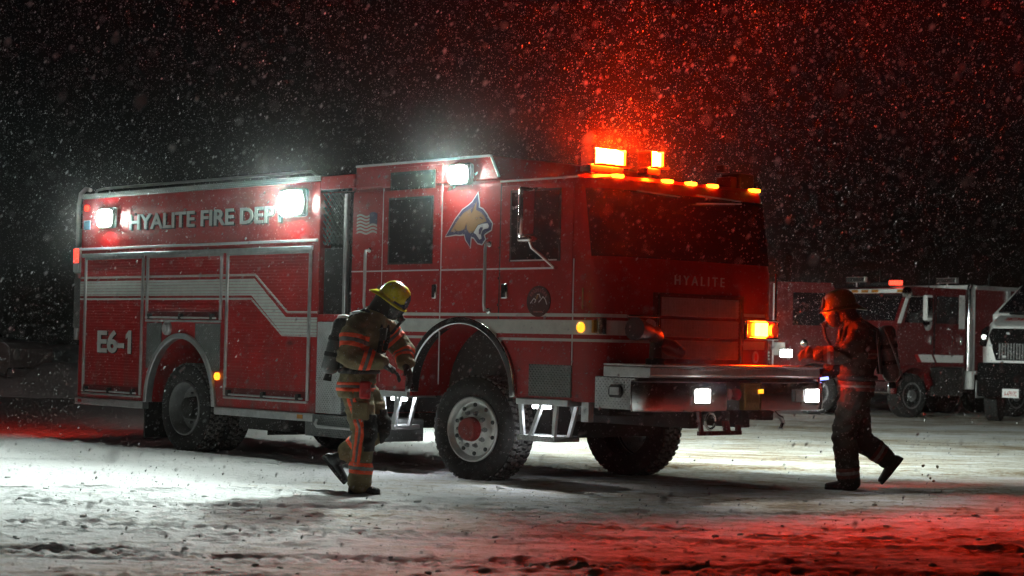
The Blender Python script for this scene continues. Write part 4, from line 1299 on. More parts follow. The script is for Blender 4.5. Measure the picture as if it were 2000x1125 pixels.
def boot(parent, ankle, heel, toe, up, m=BOOT):
    """boot from ankle shaft to toe; heel/toe are sole points"""
    a, h, t, u = Vector(ankle), Vector(heel), Vector(toe), Vector(up).normalized()
    d = (t - h).normalized(); sd = d.cross(u).normalized(); L = (t - h).length
    mb = MB()
    rings = []
    for f, w_, hh, lift in ((-0.02, 0.03, 0.03, 0.012), (0.03, 0.04, 0.075, 0.0), (0.2, 0.045, 0.09, 0.0), (0.45, 0.047, 0.085, 0.0), (0.65, 0.055, 0.07, 0.0), (0.85, 0.054, 0.058, 0.0), (0.97, 0.04, 0.045, 0.006), (1.03, 0.018, 0.025, 0.014)):
        c = h + d * L * f + u * (hh * 0.5 + lift)
        rings.append([tuple(c + sd * w_ * math.copysign(abs(math.cos(x)) ** 0.7, math.cos(x)) + u * hh * 0.5 * math.copysign(abs(math.sin(x)) ** 0.7, math.sin(x))) for x in [2 * PI * j / 16 for j in range(16)]])
    mb.loft(rings)
    ank = h + d * L * 0.25 + u * 0.05
    limb(mb, [ank, ank.lerp(a, 0.5), a], [0.058, 0.062, 0.068], 14)
    me = remesh_pieces(mb, 0.009, 3)
    b = attach(me, 'boot', m, parent)
    so = MB(); rings = []
    for zz in (-0.012, 0.012):
        ring = []
        for k in range(24):
            x = 2 * PI * k / 24
            f = 0.5 + 0.54 * math.cos(x)
            w_ = 0.054 * (0.85 if f < 0.4 else 1.05) * math.copysign(abs(math.sin(x)) ** 0.6, math.sin(x))
            ring.append(tuple(h + d * L * f + sd * w_ + u * zz))
        rings.append(ring)
    so.loft(rings)
    so.build('sole', RUBBER, b)
    return b

def helmet(parent, c, tilt, m, yaw=0.0, k_=1.0):
    """american style shell: domed crown with ridges, long rear brim, shield bracket"""
    M = Euler((0, tilt, yaw)).to_matrix() @ Matrix.Scale(k_, 3)
    c = Vector(c)
    mb = MB()
    rings = []
    N = 36
    for f, rr in ((0.0, 1.0), (0.25, 0.985), (0.5, 0.93), (0.7, 0.83), (0.86, 0.66), (0.96, 0.4), (1.0, 0.12)):
        ring = []
        for k in range(N):
            t = 2 * PI * k / N
            rid = 1 + 0.018 * max(0, math.cos(4 * t)) * (1 - abs(2 * f - 1))
            v = Vector((0.142 * rr * math.cos(t) * rid, 0.118 * rr * math.sin(t) * rid, 0.145 * f))
            ring.append(tuple(c + M @ v))
        rings.append(ring)
    # brim, lofted outward from the crown's foot
    brim = []
    for e, dz in ((1.0, 0.0), (1.14, -0.012), (1.3, -0.022), (1.3, -0.03), (1.0, -0.012), (0.92, -0.01)):
        ring = []
        for k in range(N):
            t = 2 * PI * k / N
            back = max(0, -math.cos(t)) ** 2
            front = max(0, math.cos(t)) ** 2
            ee = e + (e - 1.0) * (0.8 * back - 0.1 * front) if e > 1 else e
            v = Vector((0.142 * ee * math.cos(t), 0.118 * ee * math.sin(t), dz - 0.05 * back * max(0, e - 1) * 3))
            ring.append(tuple(c + M @ v))
        brim.append(ring)
    mb.loft(rings, cap=True)
    h = mb.build('helmet', m, parent, angle=60)
    bb = MB(); bb.loft(brim, cap=False); bb.build('brim', m, h, angle=60)
    fr = MB()
    fr.prism([(-0.04, 0.0), (0.04, 0.0), (0.045, 0.07), (0.0, 0.11), (-0.045, 0.07)], 0.0, 0.012, 'x')
    for v in fr.bm.verts: v.co = c + M @ (v.co + Vector((0.15 - v.co.z * 0.35, 0, 0.0)))
    fr.build('front_shield', BLACK, h)
    ey = MB()
    ey.loft([[tuple(c + M @ Vector((0.155 * math.cos(t) * k, 0.13 * math.sin(t) * k, z))) for t in np.linspace(-1.1, 1.1, 14)] + [tuple(c + M @ Vector((0.149 * math.cos(t) * k, 0.124 * math.sin(t) * k, z))) for t in np.linspace(1.1, -1.1, 14)] for z, k in ((0.01, 1.0), (-0.055, 1.02))])
    ey.build('eye_shield', BLACK, h)
    return h

def face_mask(parent, c, tilt, yaw=0.0, glow=None):
    M = Euler((0, tilt, yaw)).to_matrix(); c = Vector(c)
    mb = MB(); rings = []
    for z, rx, ry, ox in ((0.075, 0.06, 0.06, 0.03), (0.05, 0.085, 0.078, 0.03), (0.0, 0.095, 0.08, 0.032), (-0.05, 0.09, 0.07, 0.03), (-0.095, 0.065, 0.05, 0.03), (-0.115, 0.035, 0.03, 0.03)):
        rings.append([tuple(c + M @ Vector((ox + rx * math.cos(t), ry * math.sin(t), z))) for t in [2 * PI * k / 20 for k in range(20)]])
    mb.loft(rings)
    fm = mb.build('face_mask', VISOR, parent, angle=70)
    rg = MB(); rg.tube([tuple(c + M @ Vector((0.12, 0, -0.06))), tuple(c + M @ Vector((0.165, 0, -0.075)))], [0.035, 0.03], 14)
    rg.build('regulator', BLACK, fm)
    hs = MB(); hs.tube([tuple(c + M @ Vector(v)) for v in ((0.15, 0.0, -0.09), (0.15, -0.03, -0.2), (0.1, -0.07, -0.32), (0.05, -0.12, -0.4))], 0.016, 8)
    hs.build('air_hose', BLACK, fm)
    return fm

def air_pack(parent, top, bot, off, cyl=TANK, r=0.085):
    t, b = Vector(top), Vector(bot); d = (t - b).normalized(); off = Vector(off)
    mb = MB()
    mb.tube([t + d * 0.05 , t + d * 0.035, t, b, b - d * 0.04, b - d * 0.055], [r * 0.35, r * 0.75, r, r, r * 0.7, r * 0.35], 20)
    p = mb.build('air_pack', cyl, parent, angle=50)
    MB().tube([b - d * 0.05, b - d * 0.12], [0.03, 0.04], 12).build('cylinder_valve', BLACK, p)
    fr = MB()
    s = d.cross(off).normalized()
    for k in (-1, 1):
        fr.tube([t + off * 0.8 + s * 0.08 * k, (t + b) / 2 + off * 0.9 + s * 0.1 * k, b + off * 0.9 + s * 0.09 * k], 0.016, 8)
    fr.build('pack_frame', BLACK, p)
    bd = MB()
    for f in (0.3, 0.65):
        c = b.lerp(t, f)
        bd.tube([c - d * 0.02, c + d * 0.02], r + 0.006, 20)
    bd.build('cylinder_band', STRAP, p)
    return p

# --- firefighter walking along the engine's flank (faces local +X, right side towards the camera)
ff = {}
def firefighter_walking():
    body = MB()
    # whole body as one figure under the turnout gear
    torso(body, [((-0.03, 0, 0.92), 0.10, 0.15), ((-0.035, 0, 1.05), 0.11, 0.15), ((-0.03, 0, 1.25), 0.11, 0.155), ((-0.015, 0, 1.45), 0.12, 0.18), ((0.01, 0, 1.58), 0.09, 0.15), ((0.04, 0, 1.64), 0.06, 0.07)])
    limb(body, [(0.03, 0, 1.6), (0.1, 0, 1.7)], [0.065, 0.06])
    RS, RE, RW = (-0.1, -0.21, 1.53), (-0.115, -0.27, 1.245), (0.2, -0.2, 1.185)
    LS, LE, LW = (0.08, 0.2, 1.53), (0.30, 0.25, 1.31), (0.36, 0.1, 1.17)
    RH, RK, RA_ = (-0.04, -0.1, 0.95), (0.05, -0.11, 0.56), (0.02, -0.11, 0.12)
    LH, LK, LA = (-0.02, 0.1, 0.95), (0.15, 0.1, 0.60), (-0.17, 0.11, 0.33)
    limb(body, [RS, RE, RW], [0.06, 0.05, 0.035]); limb(body, [LS, LE, LW], [0.06, 0.05, 0.035])
    limb(body, [RH, RK, RA_], [0.09, 0.065, 0.045]); limb(body, [LH, LK, LA], [0.09, 0.065, 0.045])
    # head: skull, jaw, nose, tilted down
    hc = Vector((0.15, -0.01, 1.765))
    M = Euler((0, R(28), R(-8))).to_matrix()
    hrings = []
    for z, rx, ry, ox in ((0.125, 0.04, 0.035, 0), (0.1, 0.08, 0.065, 0), (0.05, 0.1, 0.078, 0), (0.0, 0.1, 0.078, 0.002), (-0.05, 0.085, 0.068, 0.015), (-0.1, 0.06, 0.05, 0.035), (-0.12, 0.03, 0.03, 0.045)):
        hrings.append([tuple(hc + M @ Vector((ox + rx * math.cos(t), ry * math.sin(t), z))) for t in [2 * PI * k / 18 for k in range(18)]])
    body.loft(hrings)
    me = remesh_pieces(body, 0.016, 4)
    me.materials.clear(); me.materials.append(HOOD); me.name = 'person'
    p = link(bpy.data.objects.new('person', me))
    # trousers
    tb = MB()
    torso(tb, [((-0.03, 0, 0.86), 0.125, 0.175), ((-0.035, 0, 0.95), 0.15, 0.19), ((-0.035, 0, 1.1), 0.145, 0.185)])
    limb(tb, [(-0.04, -0.085, 0.93), (-0.0, -0.105, 0.76), RK, (0.035, -0.11, 0.34), (0.02, -0.11, 0.1)], [0.135, 0.125, 0.105, 0.098, 0.1])
    limb(tb, [(-0.02, 0.085, 0.93), (0.06, 0.095, 0.78), LK, (0.0, 0.105, 0.47), (-0.14, 0.11, 0.35)], [0.135, 0.125, 0.108, 0.098, 0.1])
    tm = remesh_pieces(tb, 0.013, 2, 0.026, 0.12, 3)
    tr_ = attach(tm, 'trousers', TAN, p)
    # knee pads
    for kc, dr in ((RK, (0.03, -0.11)), (LK, (0.14, 0.1))):
        band(tm, p, HOOD, [(Vector((kc[0], kc[1], kc[2] + 0.16)), Vector((0, 0, 1))), (Vector((kc[0], kc[1], kc[2] - 0.17)), Vector((0, 0, -1))), (Vector((kc[0] + 0.015, 0, 0)), Vector((-1, 0, 0))), (Vector((0, 0.0 if kc is RK else 0.0, 0)), Vector((0, 1 if kc is RK else -1, 0)))], None, 0.008, 'knee_pad')
    # outseam trim down the near leg: two orange strips with grey between, thigh and shin separately
    def seam(p0, p1, z_hi, z_lo, offs):
        p0, p1 = Vector(p0), Vector(p1); d = (p1 - p0).normalized(); n = d.cross(Vector((0, 1, 0))).normalized()
        for a, b, mm_ in offs:
            ca = p0 + n * a; cb = p0 + n * b
            band(tm, p, mm_, [(ca, -n), (cb, n), (p0, -d), (p1, d)], lambda c, nn: nn.y < -0.25 and c.y < -0.05)
    OFF = ((-0.042, -0.014, ORANGE), (-0.014, 0.008, SILVERB), (0.008, 0.036, ORANGE))
    seam((-0.075, -0.1, 0.93), (0.035, -0.1, 0.60), 0, 0, OFF)
    seam((0.035, -0.1, 0.605), (0.0, -0.1, 0.27), 0, 0, OFF)
    cross_band(tm, p, (0.035, -0.11, 0.34), (0.02, -0.11, 0.1), 0.05, 0.15, 0.2)
    cross_band(tm, p, (0.03, 0.105, 0.5), (-0.14, 0.11, 0.35), 0.05, 0.15, 0.17)
    # coat with flared hem and sleeves
    cb = MB()
    torso(cb, [((-0.055, 0, 0.87), 0.165, 0.225), ((-0.055, 0, 0.95), 0.165, 0.22), ((-0.05, 0, 1.08), 0.15, 0.205), ((-0.045, 0, 1.25), 0.15, 0.205), ((-0.03, 0, 1.42), 0.16, 0.225, R(14)), ((-0.02, 0, 1.54), 0.145, 0.215, R(18)), ((0.01, 0, 1.625), 0.11, 0.15, R(18)), ((0.04, 0, 1.69), 0.085, 0.09, R(18))])
    limb(cb, [(-0.06, -0.15, 1.56), (-0.105, -0.225, 1.46), RE, (0.02, -0.26, 1.215), (0.17, -0.21, 1.19)], [0.1, 0.105, 0.092, 0.085, 0.076])
    limb(cb, [(0.05, 0.15, 1.56), (0.13, 0.22, 1.48), LE, (0.33, 0.18, 1.24), (0.35, 0.13, 1.2)], [0.1, 0.1, 0.088, 0.08, 0.074])
    cm = remesh_pieces(cb, 0.013, 2, 0.028, 0.13, 8)
    attach(cm, 'coat', TAN, p)
    cross_band(cm, p, (-0.09, -0.2, 1.53), RE, 0.09, 0.21, 0.15)
    cross_band(cm, p, RE, (0.17, -0.21, 1.19), 0.13, 0.23, 0.13)
    cross_band(cm, p, LE, (0.35, 0.13, 1.2), 0.05, 0.13, 0.12)
    cross_band(cm, p, (0.1, 0.2, 1.5), LE, 0.06, 0.16, 0.13)
    for z0 in (0.925,):
        for a, b, mm_ in ((z0, z0 + 0.03, ORANGE), (z0 + 0.03, z0 + 0.055, SILVERB), (z0 + 0.055, z0 + 0.08, ORANGE)):
            band(cm, p, mm_, [(Vector((0, 0, a)), Vector((0, 0, -1))), (Vector((0, 0, b)), Vector((0, 0, 1)))], lambda c, n: abs(c.x + 0.05) < 0.3 and c.z < 1.02)
    for a, b, mm_ in ((1.31, 1.345, ORANGE), (1.345, 1.37, SILVERB), (1.37, 1.405, ORANGE)):
        band(cm, p, mm_, [(Vector((0, 0, a)), Vector((0, 0, -1))), (Vector((0, 0, b)), Vector((0, 0, 1)))], lambda c, n: c.x < -0.11 and c.y > -0.19 and c.y < 0.2)
    # cargo pocket of the trousers and coat pocket
    MB().box(-0.05, 0.11, -0.235, -0.19, 0.67, 0.84).build('cargo_pocket', TAN, p, bevel=0.02)
    # straps of the harness
    st_ = MB()
    st_.tube([(-0.18, -0.1, 1.6), (-0.05, -0.12, 1.68), (0.09, -0.11, 1.6), (0.14, -0.1, 1.45), (0.135, -0.1, 1.25)], 0.024, 8)
    st_.tube([(-0.18, 0.1, 1.6), (-0.02, 0.12, 1.68), (0.12, 0.12, 1.6), (0.16, 0.1, 1.45), (0.15, 0.08, 1.25)], 0.024, 8)
    wr = ell_ring((-0.045, 0, 1.11), 0.165, 0.222, 0, 0, 28)
    st_.tube(wr + [wr[0]], 0.026, 8)
    st_.build('harness', STRAP, p)
    MB().box(0.12, 0.18, -0.14, -0.07, 1.4, 1.52).build('chest_gauge', BLACK, p, bevel=0.012)
    MB().box(0.125, 0.185, -0.02, 0.02, 1.27, 1.31).build('buckle', CHROME, p, bevel=0.01)
    MB().box(0.02, 0.12, -0.26, -0.2, 0.86, 1.02).build('hip_pouch', REDPR, p, bevel=0.02)
    # neck flap and head gear
    nf = MB()
    nf.loft([ell_ring((0.06, 0, 1.66), 0.115, 0.125, R(-8), R(20)), ell_ring((0.105, -0.005, 1.75), 0.112, 0.105, R(-8), R(28)), ell_ring((0.13, -0.01, 1.82), 0.115, 0.1, R(-8), R(28))])
    nf.build('neck_flap', HOOD, p, angle=70)
    helmet(p, (0.175, -0.012, 1.805), R(36), YELLOW, R(-10), 1.04)
    face_mask(p, (0.19, -0.015, 1.725), R(28), R(-8))
    air_pack(p, (-0.25, -0.02, 1.56), (-0.305, -0.02, 1.13), (0.13, 0, 0.02))
    for c_, rr in (((-0.255, -0.02, 1.615), (0.055, 0.06, 0.022)), ((-0.1, -0.13, 1.655), (0.06, 0.075, 0.02)), ((0.075, -0.02, 1.865), (0.03, 0.05, 0.02))):
        sn = MB()
        sub = bmesh.ops.create_icosphere(sn.bm, subdivisions=2, radius=1.0)
        for v in sub['verts']:
            k = random.uniform(0.8, 1.2)
            v.co = Vector((c_[0] + v.co.x * rr[0] * k, c_[1] + v.co.y * rr[1] * k, c_[2] + v.co.z * rr[2]))
        sn.build('settled_snow', CLEAN_SNOW, p, angle=180)
    finger_glove(p, RW, (0.31, -0.19, 1.12), (0, -1, 0.2), (0.1, 0.25, -1))
    finger_glove(p, LW, (0.42, 0.04, 1.07), (0, -1, 0), (-0.3, -0.2, -1))
    boot(p, (0.02, -0.11, 0.2), (-0.075, -0.11, 0.012), (0.2, -0.115, 0.012), (0, 0, 1))
    dv = Vector((0.6, 0, -0.8)).normalized()
    boot(p, (-0.17, 0.11, 0.32), (-0.36, 0.11, 0.315), (-0.16, 0.11, 0.085), Vector((0.8, 0, 0.6)))
    return p
p1 = firefighter_walking()
def lean(o, k, z0):
    """bend the figure and all it wears forward from the hips"""
    if o.type == 'MESH':
        for v in o.data.vertices:
            d = max(0.0, v.co.z - z0)
            v.co.x += k * d; v.co.z -= 0.35 * k * d
    for c in o.children: lean(c, k, z0)
lean(p1, 0.11, 1.0)
p1.location = (-1.335, 17.3, 0.0)
p1.rotation_euler = (0, 0, R(-6))
tag(p1, 'firefighter in yellow helmet and orange-trimmed gear striding along the engine', 'firefighter', 'firefighters in breathing gear')

# --- second firefighter striding past the bumper (local +X is where he faces)
def firefighter_dark():
    body = MB()
    torso(body, [((-0.1, 0, 0.94), 0.11, 0.15), ((-0.11, 0, 1.1), 0.115, 0.155), ((-0.12, 0, 1.35), 0.12, 0.17), ((-0.11, 0, 1.55), 0.11, 0.18), ((-0.06, 0, 1.66), 0.07, 0.1), ((-0.03, 0, 1.7), 0.055, 0.06)])
    limb(body, [(-0.05, 0, 1.66), (0.03, 0, 1.74)], [0.065, 0.06])
    LS, LE, LW = (-0.09, 0.21, 1.55), (0.06, 0.25, 1.35), (0.33, 0.18, 1.345)
    RS, RE, RW = (-0.09, -0.21, 1.55), (-0.02, -0.27, 1.26), (0.16, -0.1, 1.18)
    SH, SK, SA = (-0.1, 0.1, 0.98), (0.03, 0.11, 0.54), (-0.03, 0.1, 0.12)
    BH, BK, BA = (-0.1, -0.1, 0.98), (-0.16, -0.11, 0.50), (-0.46, -0.11, 0.3)
    for a, b, c in ((LS, LE, LW), (RS, RE, RW)): limb(body, [a, b, c], [0.06, 0.05, 0.035])
    for a, b, c in ((SH, SK, SA), (BH, BK, BA)): limb(body, [a, b, c], [0.09, 0.065, 0.045])
    hc = Vector((0.07, 0, 1.79)); M = Euler((0, R(12), 0)).to_matrix()
    hr = []
    for z, rx, ry, ox in ((0.125, 0.04, 0.035, 0), (0.1, 0.08, 0.065, 0), (0.05, 0.1, 0.078, 0), (0.0, 0.1, 0.078, 0.002), (-0.05, 0.085, 0.068, 0.015), (-0.1, 0.06, 0.05, 0.035), (-0.12, 0.03, 0.03, 0.045)):
        hr.append([tuple(hc + M @ Vector((ox + rx * math.cos(t), ry * math.sin(t), z))) for t in [2 * PI * k / 18 for k in range(18)]])
    body.loft(hr)
    me = remesh_pieces(body, 0.016, 4)
    me.materials.clear(); me.materials.append(HOOD); me.name = 'person'
    p = link(bpy.data.objects.new('person', me))
    tb = MB()
    torso(tb, [((-0.1, 0, 0.88), 0.14, 0.18), ((-0.11, 0, 0.98), 0.16, 0.195), ((-0.11, 0, 1.12), 0.155, 0.19)])
    limb(tb, [(-0.09, 0.085, 0.95), (-0.02, 0.1, 0.76), SK, (0.0, 0.11, 0.34), (-0.03, 0.1, 0.09)], [0.14, 0.132, 0.118, 0.108, 0.106])
    limb(tb, [(-0.11, -0.085, 0.95), (-0.14, -0.1, 0.74), BK, (-0.3, -0.11, 0.4), (-0.44, -0.11, 0.31)], [0.14, 0.13, 0.118, 0.108, 0.104])
    tm = remesh_pieces(tb, 0.013, 2, 0.026, 0.12, 21)
    attach(tm, 'trousers', SHADED_TAN, p)
    cross_band(tm, p, (0.0, 0.11, 0.34), (-0.03, 0.1, 0.09), 0.12, 0.22, 0.2, SHADED_ORANGE)
    cross_band(tm, p, (-0.26, -0.11, 0.43), (-0.44, -0.11, 0.31), 0.07, 0.17, 0.18, SHADED_ORANGE)
    cb = MB()
    torso(cb, [((-0.1, 0, 0.93), 0.17, 0.225), ((-0.11, 0, 1.05), 0.165, 0.215), ((-0.12, 0, 1.25), 0.165, 0.215), ((-0.12, 0, 1.45), 0.17, 0.23), ((-0.1, 0, 1.58), 0.15, 0.215), ((-0.07, 0, 1.66), 0.11, 0.15), ((-0.03, 0, 1.72), 0.085, 0.09)])
    limb(cb, [(-0.09, 0.15, 1.58), (-0.05, 0.22, 1.48), LE, (0.18, 0.22, 1.345), (0.3, 0.19, 1.345)], [0.1, 0.1, 0.09, 0.083, 0.076])
    limb(cb, [(-0.09, -0.15, 1.58), (-0.07, -0.22, 1.45), RE, (0.06, -0.2, 1.21), (0.14, -0.12, 1.18)], [0.1, 0.1, 0.09, 0.083, 0.076])
    cm = remesh_pieces(cb, 0.013, 2, 0.028, 0.13, 33)
    attach(cm, 'coat', SHADED_TAN, p)
    cross_band(cm, p, LE, (0.3, 0.19, 1.345), 0.1, 0.2, 0.14, SHADED_ORANGE)
    cross_band(cm, p, RE, (0.14, -0.12, 1.18), 0.08, 0.16, 0.12, SHADED_ORANGE)
    for a, b, mm_ in ((0.985, 1.02, SHADED_ORANGE), (1.02, 1.045, SILVERB), (1.045, 1.08, SHADED_ORANGE)):
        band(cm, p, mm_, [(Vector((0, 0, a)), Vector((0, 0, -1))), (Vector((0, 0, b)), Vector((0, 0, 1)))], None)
    for a, b, mm_ in ((1.31, 1.345, SHADED_ORANGE), (1.345, 1.37, SILVERB), (1.37, 1.405, SHADED_ORANGE)):
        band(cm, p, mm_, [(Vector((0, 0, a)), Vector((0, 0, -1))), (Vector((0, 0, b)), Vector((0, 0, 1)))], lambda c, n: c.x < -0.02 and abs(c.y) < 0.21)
    st_ = MB()
    for s in (-1, 1):
        st_.tube([(-0.28, 0.1 * s, 1.6), (-0.12, 0.12 * s, 1.7), (0.03, 0.11 * s, 1.62), (0.07, 0.1 * s, 1.45), (0.065, 0.1 * s, 1.25)], 0.024, 8)
    wr = ell_ring((-0.115, 0, 1.12), 0.18, 0.232, 0, 0, 28)
    st_.tube(wr + [wr[0]], 0.026, 8)
    st_.build('harness', STRAP, p)
    MB().box(0.05, 0.1, 0.06, 0.12, 1.5, 1.6).build('chest_gauge', BLACK, p, bevel=0.012)
    nf = MB()
    nf.loft([ell_ring((-0.03, 0, 1.69), 0.12, 0.125, 0, R(8)), ell_ring((0.02, 0, 1.77), 0.115, 0.105, 0, R(12)), ell_ring((0.04, 0, 1.84), 0.115, 0.1, 0, R(12))])
    nf.build('neck_flap', HOOD, p, angle=70)
    helmet(p, (0.07, 0, 1.83), R(12), SHADED_YELLOW, 0, 1.2)
    face_mask(p, (0.105, 0, 1.74), R(14))
    air_pack(p, (-0.40, 0.0, 1.6), (-0.46, 0.0, 1.14), (0.13, 0, 0.02), r=0.09)
    MB().tube([(-0.36, 0.12, 1.62), (-0.47, 0.14, 1.35), (-0.55, 0.13, 1.12), (-0.5, 0.1, 1.06)], 0.013, 8).build('pack_hose', TANK, p)
    finger_glove(p, LW, (0.43, 0.17, 1.35), (0, 0.3, 1), (0.1, -0.6, -0.8))
    finger_glove(p, RW, (0.22, -0.03, 1.13), (0, -0.5, 1), (0.3, 0.6, -0.5))
    boot(p, (-0.03, 0.1, 0.2), (-0.1, 0.1, 0.012), (0.2, 0.105, 0.012), (0, 0, 1))
    boot(p, (-0.46, -0.11, 0.3), (-0.6, -0.11, 0.31), (-0.4, -0.11, 0.06), Vector((0.8, 0, 0.6)))
    return p
p2 = firefighter_dark()
p2.location = (3.375, 19.24, 0.0)
p2.rotation_euler = (0, 0, R(180))
tag(p2, 'firefighter in shade-darkened gear walking past the front bumper', 'firefighter', 'firefighters in breathing gear')
# gauge with a blue light, held in his right hand
hg = MB().box(-0.05, 0.05, -0.025, 0.025, -0.03, 0.03).build('hand_gauge', BLACK, None, bevel=0.01)
hg.location = (3.15, 19.2, 1.1)
hg.rotation_euler = (0, R(-8), 0)
MB().box(-0.042, 0.042, -0.03, -0.024, -0.012, 0.018).build('gauge_screen', BLUE_L, hg)
tag(hg, 'small black gauge with a glowing blue screen held by the dark firefighter', 'gauge')
# crumbs of snow kicked up by his trailing boot
CR = ('dark crumb of snow in the air nearest the raised boot', 'outermost dark crumb of snow hanging level with the raised boot', 'small flake of snow between the higher and the lowest crumb', 'lowest and farthest-out crumb of snow kicked up by the boot', 'tiniest crumb of snow just below the raised boot')
for k, (x, z, r_) in enumerate(((4.18, 0.25, 0.017), (4.33, 0.24, 0.02), (4.27, 0.12, 0.014), (4.31, 0.09, 0.018), (4.2, 0.15, 0.01))):
    mb = MB()
    sub = bmesh.ops.create_icosphere(mb.bm, subdivisions=1, radius=r_)
    for v in sub['verts']: v.co *= random.uniform(0.65, 1.3)
    o = mb.build('snow_crumb', MATS['snow'], None, angle=180)
    o.location = (x, 19.3 + 0.03 * k, z)
    tag(o, CR[k], 'snow crumb', 'crumbs kicked up by a boot')

# ------------------------------------------------------------------ vehicles in the background
def simple_wheel(parent, x, y, r, side, w=0.28, rim=DARKRIM, name='wheel'):
    s = side
    wl = MB().lathe([(0, 0.6 * r), (s * 0.02, 0.8 * r), (0, 0.96 * r), (-s * 0.02, r), (-s * (w - 0.02), r), (-s * w, 0.96 * r), (-s * w, 0.6 * r)], (0, 0, 0), seg=32).build(name, RUBBER, parent, angle=35)
    wl.location = (x, y, r - 0.01)
    MB().lathe([(s * 0.005, 0.6 * r), (s * 0.0, 0.52 * r), (-s * 0.06, 0.45 * r), (-s * 0.05, 0.3 * r), (s * 0.03, 0.24 * r), (s * 0.04, 0.0001)], (0, 0, 0), seg=28, cap=False).build('rim', rim, wl, angle=40)
    nb = MB()
    for k in range(10):
        a = 2 * PI * k / 10
        nb.lathe([(-s * 0.055, 0.03), (s * 0.0, 0.025), (s * 0.0, 0.0001)], (0.38 * r * math.cos(a), 0, 0.38 * r * math.sin(a)), seg=6, cap=False)
    nb.build('lug_nuts', CHROME, wl)
    return wl

# box-bodied cab-over truck; +Y is its near side
t3 = empty('rescue_truck', (8.0, 40.0, 0), math.atan2(-0.57, -0.82))
tag(t3, 'maroon and white cab-over truck with chrome exhaust stack behind the firefighter', 'truck')
HW = 1.2
# local frame: origin at near front corner, X forward, Y to the left (near side at Y=0, far at Y=-2.4)
c3 = MB().prism([(0.0, 0.75), (0.02, 1.2), (-0.12, 1.98), (-0.42, 2.66), (-0.6, 2.76), (-2.2, 2.76), (-2.2, 1.08), (-1.15, 1.08), (-1.1, 0.95)] + [(-0.57 + 0.55 * math.cos(t), 0.55 + 0.56 * math.sin(t)) for t in np.linspace(0.15 * PI, 0.98 * PI, 12)][::-1] + [(-0.02, 0.75)], -2.4, 0.0)
c3 = c3.build('cab', DRED, t3, bevel=0.04)
MB().prism([(-0.15, 2.02), (-0.40, 2.58), (-0.375, 2.6), (-0.125, 2.04)], -2.3, -0.12).build('windshield', GLASS, t3)
vis = MB().prism([(-0.38, 2.62), (-0.30, 2.62), (-0.32, 2.71), (-0.45, 2.71)], -2.38, -0.02).build('sun_visor', WHITEP, t3, bevel=0.01)
for y in (-0.1, -0.85, -1.15, -1.45, -2.25):
    MB().box(-0.31, -0.285, y - 0.09, y + 0.09, 2.635, 2.69).build('marker_lens', AMBER_OFF, vis)
MB().prism([(-0.1, 1.98), (-0.2, 1.98), (-0.48, 2.66), (-0.40, 2.66)], 0.002, 0.02).build('corner_post', WHITEP, t3)
for x0, x1 in ((-1.15, -0.50), (-1.95, -1.28)):
    MB().prism([(x0, 2.0), (x1 + (0.18 if x1 > -1 else 0.0), 2.0), (x1, 2.58), (x0, 2.58)], 0.0, 0.012).build('window', GLASS, t3)
MB().box(-2.15, -1.98, 0.0, 0.014, 1.9, 2.62).build('cab_post', WHITEP, t3)
MB().box(-1.23, -1.21, 0.0, 0.01, 1.1, 2.62).build('door_gap', BLACK, t3)
MB().box(-2.12, -0.72, 0.002, 0.012, 1.17, 1.33).build('reflective_band', WHITEP, t3)
MB().prism([(-0.72, 1.33), (-0.62, 1.33), (-0.72, 1.17), (-0.84, 1.17)], 0.012, 0.016).build('band_end', REDPR, t3)
MB().prism([(-1.2, 1.33), (-1.14, 1.33), (-1.24, 1.17), (-1.3, 1.17)], 0.012, 0.016).build('band_notch', DRED, t3)
for x in (-1.08, -2.02):
    MB().box(x - 0.02, x + 0.02, 0.0, 0.05, 1.55, 1.72).build('door_handle', CHROME, t3, bevel=0.008)
mr3 = MB().box(-0.74, -0.56, 0.28, 0.40, 2.05, 2.58).build('mirror', WHITEP, t3, bevel=0.02)
MB().box(-0.725, -0.575, 0.40, 0.405, 2.1, 2.53).build('mirror_glass', CHROME, mr3)
MB().tube([(-0.5, 0.0, 2.55), (-0.62, 0.3, 2.56)], 0.015).build('mirror_arm', CHROME, mr3)
MB().lathe([(-0.02, 0.02), (0.0, 0.11), (0.05, 0.12), (0.09, 0.03)], (-0.65, 0.3, 1.95), seg=18).build('round_mirror', CHROME, mr3)
MB().lathe([(0.0, 0.13), (0.06, 0.12), (0.1, 0.05)], (-0.36, 0.0, 2.62), seg=18).build('spot_lamp', CHROME, t3)
MB().tube([(-2.32, -0.02, 1.0), (-2.32, -0.02, 2.1)], 0.085, 14).build('exhaust_stack', CHROME, t3)
MB().tube([(-2.32, -0.02, 2.1), (-2.32, -0.02, 2.75), (-2.36, -0.02, 2.85)], 0.06, 14).build('exhaust_pipe', CHROME, t3)
b3 = MB().box(-8.2, -2.45, -2.45, -0.03, 0.95, 2.84).build('box_body', DRED, t3, bevel=0.02)
MB().box(-2.5, -2.40, -2.45, 0.0, 0.6, 2.86).build('body_corner', WHITEP, b3, bevel=0.015)
for x in (-3.55, -4.9, -6.3):
    MB().box(x - 0.06, x + 0.06, -0.03, 0.02, 1.0, 2.82).build('body_post', ALU, b3, bevel=0.01)
MB().box(-8.2, -2.5, -0.03, 0.022, 2.76, 2.85).build('body_rail', ALU, b3, bevel=0.01)
MB().box(-8.2, -2.5, -0.03, 0.022, 0.92, 1.0).build('body_sill', ALU, b3, bevel=0.01)
MB().box(-0.75, -0.6, -2.0, -0.6, 2.78, 2.86).build('light_bar', BLACK, t3)
MB().box(-0.72, -0.58, -0.72, -0.45, 2.80, 2.90).build('roof_beacon', LENS_FARB, t3, bevel=0.01)
